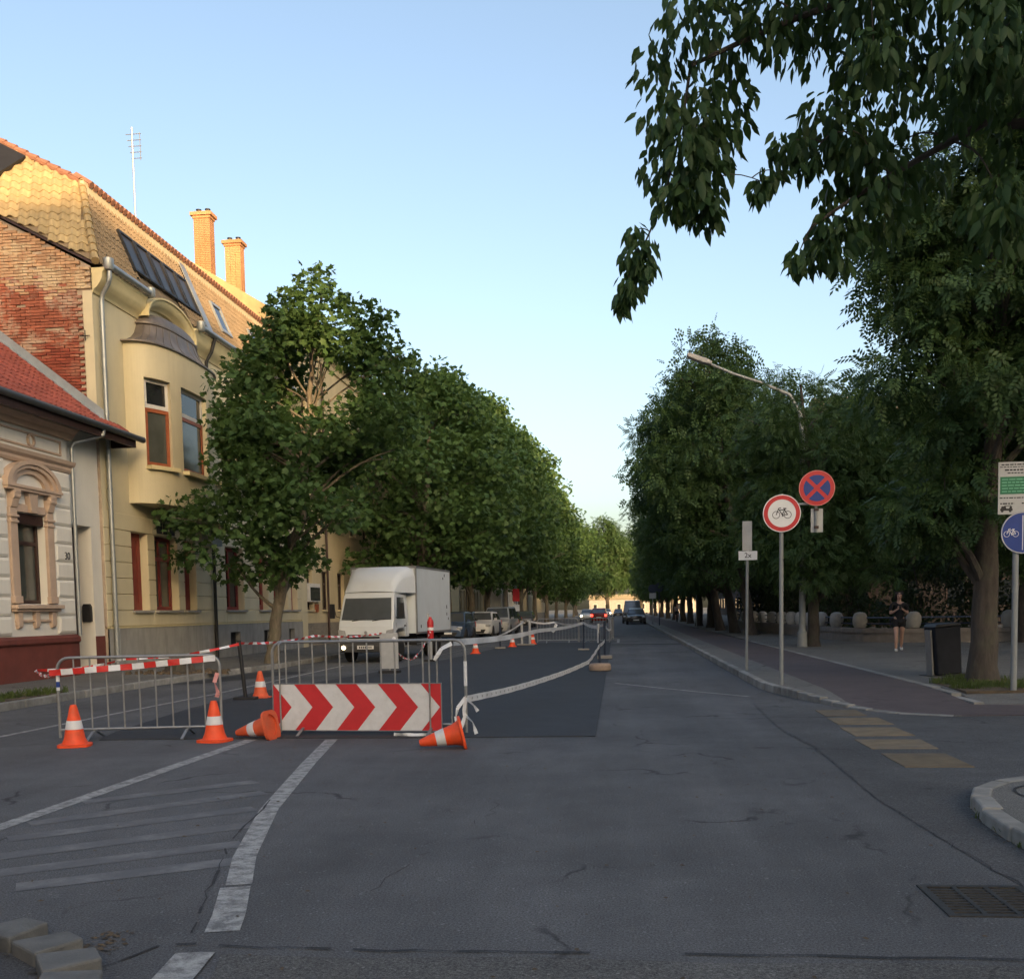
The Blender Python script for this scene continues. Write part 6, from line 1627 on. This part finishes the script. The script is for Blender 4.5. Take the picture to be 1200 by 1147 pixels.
# ---- cars
def car(label, loc, rz, col, L=3.9, W=1.7, Hh=1.48, kind='hatch', group=None, rear=False, name='parked_car', lit=False):
    t = thing(name, label, 'car', loc, rz, group)
    paint = mat('car_paint', col, .25, .05, 2, spec=.6)
    hw = W/2
    if kind == 'van': belt = [(-L/2,.62),(-L/2+.05,.85),(-L/2+.7,1.02),(L/2-.05,1.05),(L/2,.9)]; roof = [(-L/2+.55,1.0),(-L/2+1.25,Hh-.05),(-L/2+1.7,Hh),(L/2-.25,Hh),(L/2-.04,1.05)]
    elif kind == 'sedan': belt = [(-L/2,.6),(-L/2+.06,.74),(-L/2+1.0,.92),(L/2-.7,.98),(L/2-.05,.95),(L/2,.8)]; roof = [(-L/2+.95,.9),(-L/2+1.7,Hh-.04),(-L/2+2.1,Hh),(L/2-1.5,Hh-.02),(L/2-.6,.97)]
    else: belt = [(-L/2,.58),(-L/2+.06,.78),(-L/2+.85,.96),(L/2-.08,1.0),(L/2,.85)]; roof = [(-L/2+.75,.94),(-L/2+1.5,Hh-.05),(-L/2+1.9,Hh),(L/2-.7,Hh-.04),(L/2-.1,1.0)]
    # lower body: lofted sections with rounded plan
    ys = sorted({y for y, _ in belt} | {-L/2+.3, L/2-.3, -L/2+.15, L/2-.15, 0})
    fb = interp(belt); b = MB(); n = 9; rows_ = []
    for y in ys:
        e = max(0, (abs(y)-(L/2-.45))/.45); w = hw*(1-.16*e**2); zt = fb(y); zb = .20+.06*e
        rows_.append([(-w*.90,y,zb),(-w*.98,y,zb+.10),(-w,y,.5),(-w*.99,y,zt-.12),(-w*.92,y,zt-.01),(0,y,zt+.04),(w*.92,y,zt-.01),(w*.99,y,zt-.12),(w,y,.5),(w*.98,y,zb+.10),(w*.90,y,zb)])
    k = len(rows_[0]); V = [p for r_ in rows_ for p in r_]
    F = [(i*k+j,i*k+(j+1)%k,(i+1)*k+(j+1)%k,(i+1)*k+j) for i in range(len(ys)-1) for j in range(k)]
    b.add(V, F); b.add(rows_[0], [tuple(range(k))]); b.add(rows_[-1], [tuple(range(k))]); body = link('body', b.mesh('body', paint, True, 40), t)
    # cabin
    wz = lambda z: hw*(.93-.20*max(0,(z-.95))/(Hh-.95))
    pr = roof; b = extrude_profile([(y,z) for y,z in pr]+[(pr[-1][0],.85),(pr[0][0],.85)], lambda y, z: wz(z)); o = link('cabin', b.mesh('cabin', paint), t); bv = o.modifiers.new('bevel','BEVEL'); bv.width = .05; bv.segments = 3
    def slant(a, c, m0, m1, nm, sgn):
        q = MB(); (y0,z0),(y1,z1) = a, c
        P = lambda f: (y0+(y1-y0)*f, z0+(z1-z0)*f)
        d = Vector((0, y1-y0, z1-z0)).normalized(); nv = Vector((0,-d.z,d.y)) if sgn < 0 else Vector((0,d.z,-d.y)); nv = nv if nv.z > 0 else -nv
        V = []
        for f, ins in ((m0,.05),(m1,.07)):
            y, z = P(f)
            for s in (-1,1): V.append((s*(wz(z)-ins), y+nv.y*.012, z+nv.z*.012))
        q.add(V, [(0,1,3,2)]); return link(nm, q.mesh(nm, K['carglass']), t)
    slant(roof[0], roof[1], .12, .93, 'windscreen', -1); slant(roof[-1], roof[-2], .12, .85, 'rear_window', 1)
    for s in (-1,1):
        q = MB(); z0, z1 = 1.0, Hh-.12
        ya, yb = roof[0][0]+.32, roof[-1][0]-.2; yc, yd = roof[1][0]+.12, roof[-2][0]-.05
        mid = (ya+yb)/2
        for (p0,p1,p2,p3) in ((ya,mid-.04,mid-.04,yc),(mid+.04,yb,yd,mid+.04)):
            q.add([(s*(wz(z0)+.008),p0,z0),(s*(wz(z0)+.008),p1,z0),(s*(wz(z1)+.008),p2,z1),(s*(wz(z1)+.008),p3,z1)],[(0,1,2,3)])
        link('side_window', q.mesh('side_window', K['carglass']), t)
        for y in (-L/2+.75, L/2-.72):
            q = MB(); q.lathe([(.36,s*(hw-.12)),(.36,s*(hw+.006))], 22, (0,y,.33), 'x'); link('wheel_arch', q.mesh('wheel_arch', K['black']), t)
            wheel(t, s*(hw-.085), y, .315, .2, s)
        q = MB(); q.box(min(s*hw*.62,s*hw*.93),max(s*hw*.62,s*hw*.93),-L/2-.012,-L/2+.3,.62,.76); o = link('headlight', q.mesh('headlight', K['lamplit'] if lit else K['lens']), t); bv = o.modifiers.new('bevel','BEVEL'); bv.width = .04; bv.segments = 2
        q = MB(); q.box(min(s*hw*.68,s*hw*.95),max(s*hw*.68,s*hw*.95),L/2-.2,L/2+.012,.70,.95); link('tail_lamp', q.mesh('tail_lamp', K['taillit'] if rear else K['signred']), t)
        q = MB(); q.box(s*(hw+.09)-.09,s*(hw+.09)+.07,roof[0][0]+.25,roof[0][0]+.35,.98,1.10); o = link('mirror', q.mesh('mirror', paint), t); bv = o.modifiers.new('bevel','BEVEL'); bv.width = .03; bv.segments = 2
    q = MB(); q.prism([(-.55,.48),(.55,.48),(.42,.28),(-.42,.28)], 'y', -L/2-.02, -L/2+.1); link('grille', q.mesh('grille', K['black']), t)
    q = MB(); q.box(-.26,.26,-L/2-.035,-L/2-.015,.38,.48); link('number_plate', q.mesh('number_plate', K['plate']), t)
    q = MB(); q.box(-.26,.26,L/2-.01,L/2+.02,.55,.66); link('number_plate', q.mesh('number_plate', K['plate']), t)
    return t
car('dark hatchback with pale blue bonnet parked right behind the box truck', (-8.55,52.5,0), R(-2), (.05,.08,.14), 3.9, 1.7, 1.5)
car('white hatchback parked facing the viewer behind the dark cars', (-7.95,59.0,0), R(-3), (.62,.64,.66))
car('black car parked between the truck and the white hatchback', (-9.0,58.5,0), R(-2), (.012,.012,.014), 4.3, 1.75, 1.5)
car('silver van parked close behind the white hatchback', (-7.55,64.5,0), R(-2), (.34,.36,.38), 4.6, 1.8, 1.75, 'van')
car('dark blue car parked farther along the left kerb', (-8.5,78,0), 0, (.02,.025,.04), 4.3, 1.75, 1.45, 'sedan')
car('grey car parked well down the left kerb', (-8.4,90,0), 0, (.12,.12,.125), 4.2, 1.75, 1.45)
car('small white car driving toward the viewer far down the street', (-4.1,128,0), 0, (.62,.63,.64), 4.0, 1.72, 1.5, name='car', lit=True)
car('dark red car far down the street beside the white one', (-2.3,112,0), math.pi, (.16,.012,.012), 4.3, 1.8, 1.6, name='car', rear=True)
car('black car standing in the lane before the grey van', (1.45,98,0), 0, (.012,.012,.014), 4.3, 1.8, 1.5, name='car')
car('grey van standing in the lane behind the black car', (1.2,106,0), 0, (.07,.08,.085), 5.2, 2.0, 2.3, 'van', name='van')
car('dark car in the bright gap at the street end', (-.4,190,0), 0, (.02,.02,.03), 4.2, 1.75, 1.45, name='car')
car('white car in the bright gap at the street end', (-2.6,200,0), 0, (.6,.6,.6), 4.2, 1.75, 1.5, name='car', lit=True)

# ================================================================== PEOPLE
def skinned(name, joints, edges, material, parent, root=0, sub=2, M=None):
    me = bpy.data.meshes.new(name); me.from_pydata([j[:3] for j in joints], edges, []); me.materials.append(material)
    o = link(name, me, parent, False, M)
    o.modifiers.new('skin', 'SKIN')
    sk = me.skin_vertices[0].data
    for i, j in enumerate(joints):
        r_ = j[3]; sk[i].radius = (r_, j[4] if len(j) > 4 else r_); sk[i].use_root = (i == root)
    s_ = o.modifiers.new('subdivision', 'SUBSURF'); s_.levels = sub; s_.render_levels = sub
    me.shade_smooth()
    return o
class Sk:
    def __init__(s): s.j, s.e = [], []
    def add(s, p, r_, par=None, ry=None):
        s.j.append((*p, r_, ry if ry else r_)); i = len(s.j)-1
        if par is not None: s.e.append((par, i))
        return i
    def chain(s, par, pts):
        for p in pts: par = s.add(p[:3], p[3], par, p[4] if len(p) > 4 else None)
        return par
def hand(S, wrist, d, nrm, s=1.0):
    """palm and five bent fingers; d: pointing direction, nrm: palm side"""
    d = Vector(d).normalized(); nrm = Vector(nrm).normalized(); sd = d.cross(nrm).normalized(); w = Vector(S.j[wrist][:3])
    pm = S.add(w+d*.055*s, .026*s, wrist, .02*s)
    for k, (o, l) in enumerate(((-.028,.060),(-.010,.072),(.010,.076),(.028,.068))):
        a = w+d*.092*s+sd*o*s; f = a+d*l*.5*s+nrm*.018*s; g_ = f+d*l*.25*s+nrm*.03*s
        S.chain(pm, [(*a,.0085*s),(*f,.008*s),(*g_,.0065*s)])
    a = w+d*.045*s+sd*.038*s; f = a+d*.03*s+sd*.018*s+nrm*.015*s
    S.chain(pm, [(*a,.010*s),(*f,.0085*s),(*(f+d*.026*s+nrm*.01*s),.007*s)])
def person_woman(loc, rz):
    t = thing('person', 'person in black top and shorts with white shoes walking while holding a phone', 'person', loc, rz)
    S = Sk()
    pel = S.add((0,0,.92),.125,None,.105); wa = S.add((0,0,1.06),.105,pel,.085); ch = S.add((0,.01,1.24),.125,wa,.095); sh = S.add((0,.01,1.36),.10,ch,.07)
    nk = S.chain(sh, [(0,0,1.43,.05),(0,-.01,1.47,.048)]); hd = S.chain(nk, [(0,-.025,1.52,.062,.07),(0,-.015,1.58,.078,.092),(0,-.005,1.64,.072,.088),(0,0,1.675,.045,.055)])
    S.add((0,-.115,1.565),.014,hd-2)
    for s in (-1,1):
        a = S.chain(sh, [(s*.14,.01,1.36,.055),(s*.20,.03,1.25,.045),(s*.235,.03,1.08,.038)])
        wr = S.chain(a, [(s*.17,-.10,1.13,.034),(s*.075,-.22,1.20,.024)])
        hand(S, wr, (-s*.75,-.35,.55), (0,.75,.35))
    # walking: left leg forward
    for s, kx, fy, ky, hz in ((-1,-.10,-.20,-.13,.0),(1,.09,.22,-.02,.06)):
        hp = S.chain(pel, [(s*.085,0,.86,.098),(s*.09,-.05+fy*.2,.66,.075),(kx,ky+fy*.45,.47,.054),(kx,ky*.6+fy*.75,.34,.055),(kx,fy*.95,.12+hz,.036),(kx,fy,.07+hz,.034)])
        S.chain(hp, [(kx,fy-.12,.035+hz*.4,.030)])
    skinned('body', S.j, S.e, K['skin'], t)
    # clothing: top with short sleeves, shorts
    S = Sk(); a = S.add((0,0,.78),.15,None,.125); b_ = S.add((0,0,1.06),.135,a,.11); c = S.add((0,.01,1.25),.145,b_,.113); d = S.add((0,.012,1.375),.112,c,.082)
    for s in (-1,1): S.chain(d, [(s*.15,.012,1.365,.075),(s*.215,.032,1.235,.066),(s*.235,.034,1.16,.062)])
    skinned('top', S.j, S.e, K['cloth'], t)
    S = Sk(); a = S.add((0,0,.94),.14,None,.12)
    for s, fy in ((-1,-.2),(1,.22)): S.chain(a, [(s*.088,0,.86,.118),(s*.095,-.02+fy*.16,.74,.105),(s*.10,-.03+fy*.22,.65,.098)])
    skinned('shorts', S.j, S.e, K['cloth'], t)
    S = Sk(); a = S.add((0,.055,1.59),.112,None,.095); b_ = S.add((0,.025,1.66),.112,a,.125); S.add((0,.02,1.70),.075,b_); S.chain(a, [(0,.09,1.58,.06),(0,.12,1.55,.045)])
    skinned('hair', S.j, S.e, K['hair'], t)
    for s in (-1,1):
        q = MB(); q.lathe([(.001,-.012),(.010,-.008),(.010,.008),(.001,.012)], 10, (s*.031,-.098,1.585), 'y'); link('eye', q.mesh('eye', K['hair']), t)
    q = MB(); q.box(-.022,.022,-.10,-.085,1.527,1.533); link('mouth', q.mesh('mouth', mat('lips',(.35,.12,.11),.5)), t)
    for kx, fy, hz in ((-.10,-.20,0),(.09,.22,.06)):
        S = Sk(); a = S.add((kx,fy+.03,.055+hz),.045,None,.05); b_ = S.add((kx,fy-.07,.045+hz*.5),.045,a,.04); S.add((kx,fy-.17,.035+hz*.2),.038,b_,.028); skinned('shoe', S.j, S.e, K['shoe'], t)
    ph = MB(); ph.box(-.035,.035,-.292,-.284,1.20,1.34); link('phone', ph.mesh('phone', K['ink']), t)
    return t
person_woman((7.95,30.5,.128), R(-8))
# distant cyclist
cy = thing('person', 'distant cyclist in a pale shirt riding along the right pavement', 'person', (5.3,98,.13), 0)
S = Sk(); pel = S.add((0,.25,1.0),.12,None); a = S.chain(pel, [(0,.1,1.2,.13),(0,-.02,1.38,.12)]); S.chain(a, [(0,-.06,1.5,.05),(0,-.08,1.6,.085),(0,-.07,1.7,.07)])
for s in (-1,1):
    w = S.chain(a, [(s*.18,-.03,1.38,.06),(s*.22,-.2,1.22,.045),(s*.2,-.42,1.08,.03)]); hand(S, w, (0,-1,-.2), (0,0,-1))
    S.chain(pel, [(s*.1,.2,.95,.09),(s*.12,-.12,.75 if s > 0 else .62,.06),(s*.12,.05,.42 if s > 0 else .22,.04),(s*.12,-.06,.38 if s > 0 else .18,.035)])
skinned('body', S.j, S.e, K['skin'], cy, sub=1)
S = Sk(); pel = S.add((0,.25,1.0),.15,None); a = S.chain(pel, [(0,.1,1.2,.16),(0,-.02,1.38,.145)])
for s in (-1,1): S.chain(a, [(s*.19,-.03,1.38,.08),(s*.22,-.14,1.28,.07)])
skinned('shirt', S.j, S.e, K['signgrey'], cy, sub=1)
S = Sk(); pel = S.add((0,.25,.98),.14,None)
for s in (-1,1): S.chain(pel, [(s*.1,.2,.95,.11),(s*.12,-.10,.76 if s > 0 else .64,.085)])
skinned('shorts', S.j, S.e, K['cloth'], cy, sub=1)
by = thing('bicycle', 'bicycle ridden by the distant cyclist', 'bicycle', (5.3,98,.13), 0)
for y in (-.52,.52):
    q = MB(); n = 24
    q.tube([(0,y+.33*math.cos(2*math.pi*i/n),.34+.33*math.sin(2*math.pi*i/n)) for i in range(n+1)], .02, 6, False); link('wheel', q.mesh('wheel', K['tyre']), by)
q = MB()
for a, c in (((0,.52,.34),(0,.05,.3)),((0,.05,.3),(0,.25,.88)),((0,.52,.34),(0,.22,.8)),((0,.22,.8),(0,-.36,.82)),((0,.05,.3),(0,-.36,.78)),((0,-.52,.34),(0,-.34,.98)),((-.25,-.42,1.02),(.25,-.42,1.02)),((0,-.34,.98),(0,-.42,1.02))): q.tube([a,c], .018, 6)
link('frame', q.mesh('frame', K['black']), by)
q = MB(); q.box(-.07,.07,.15,.38,.88,.93); link('saddle', q.mesh('saddle', K['black']), by)
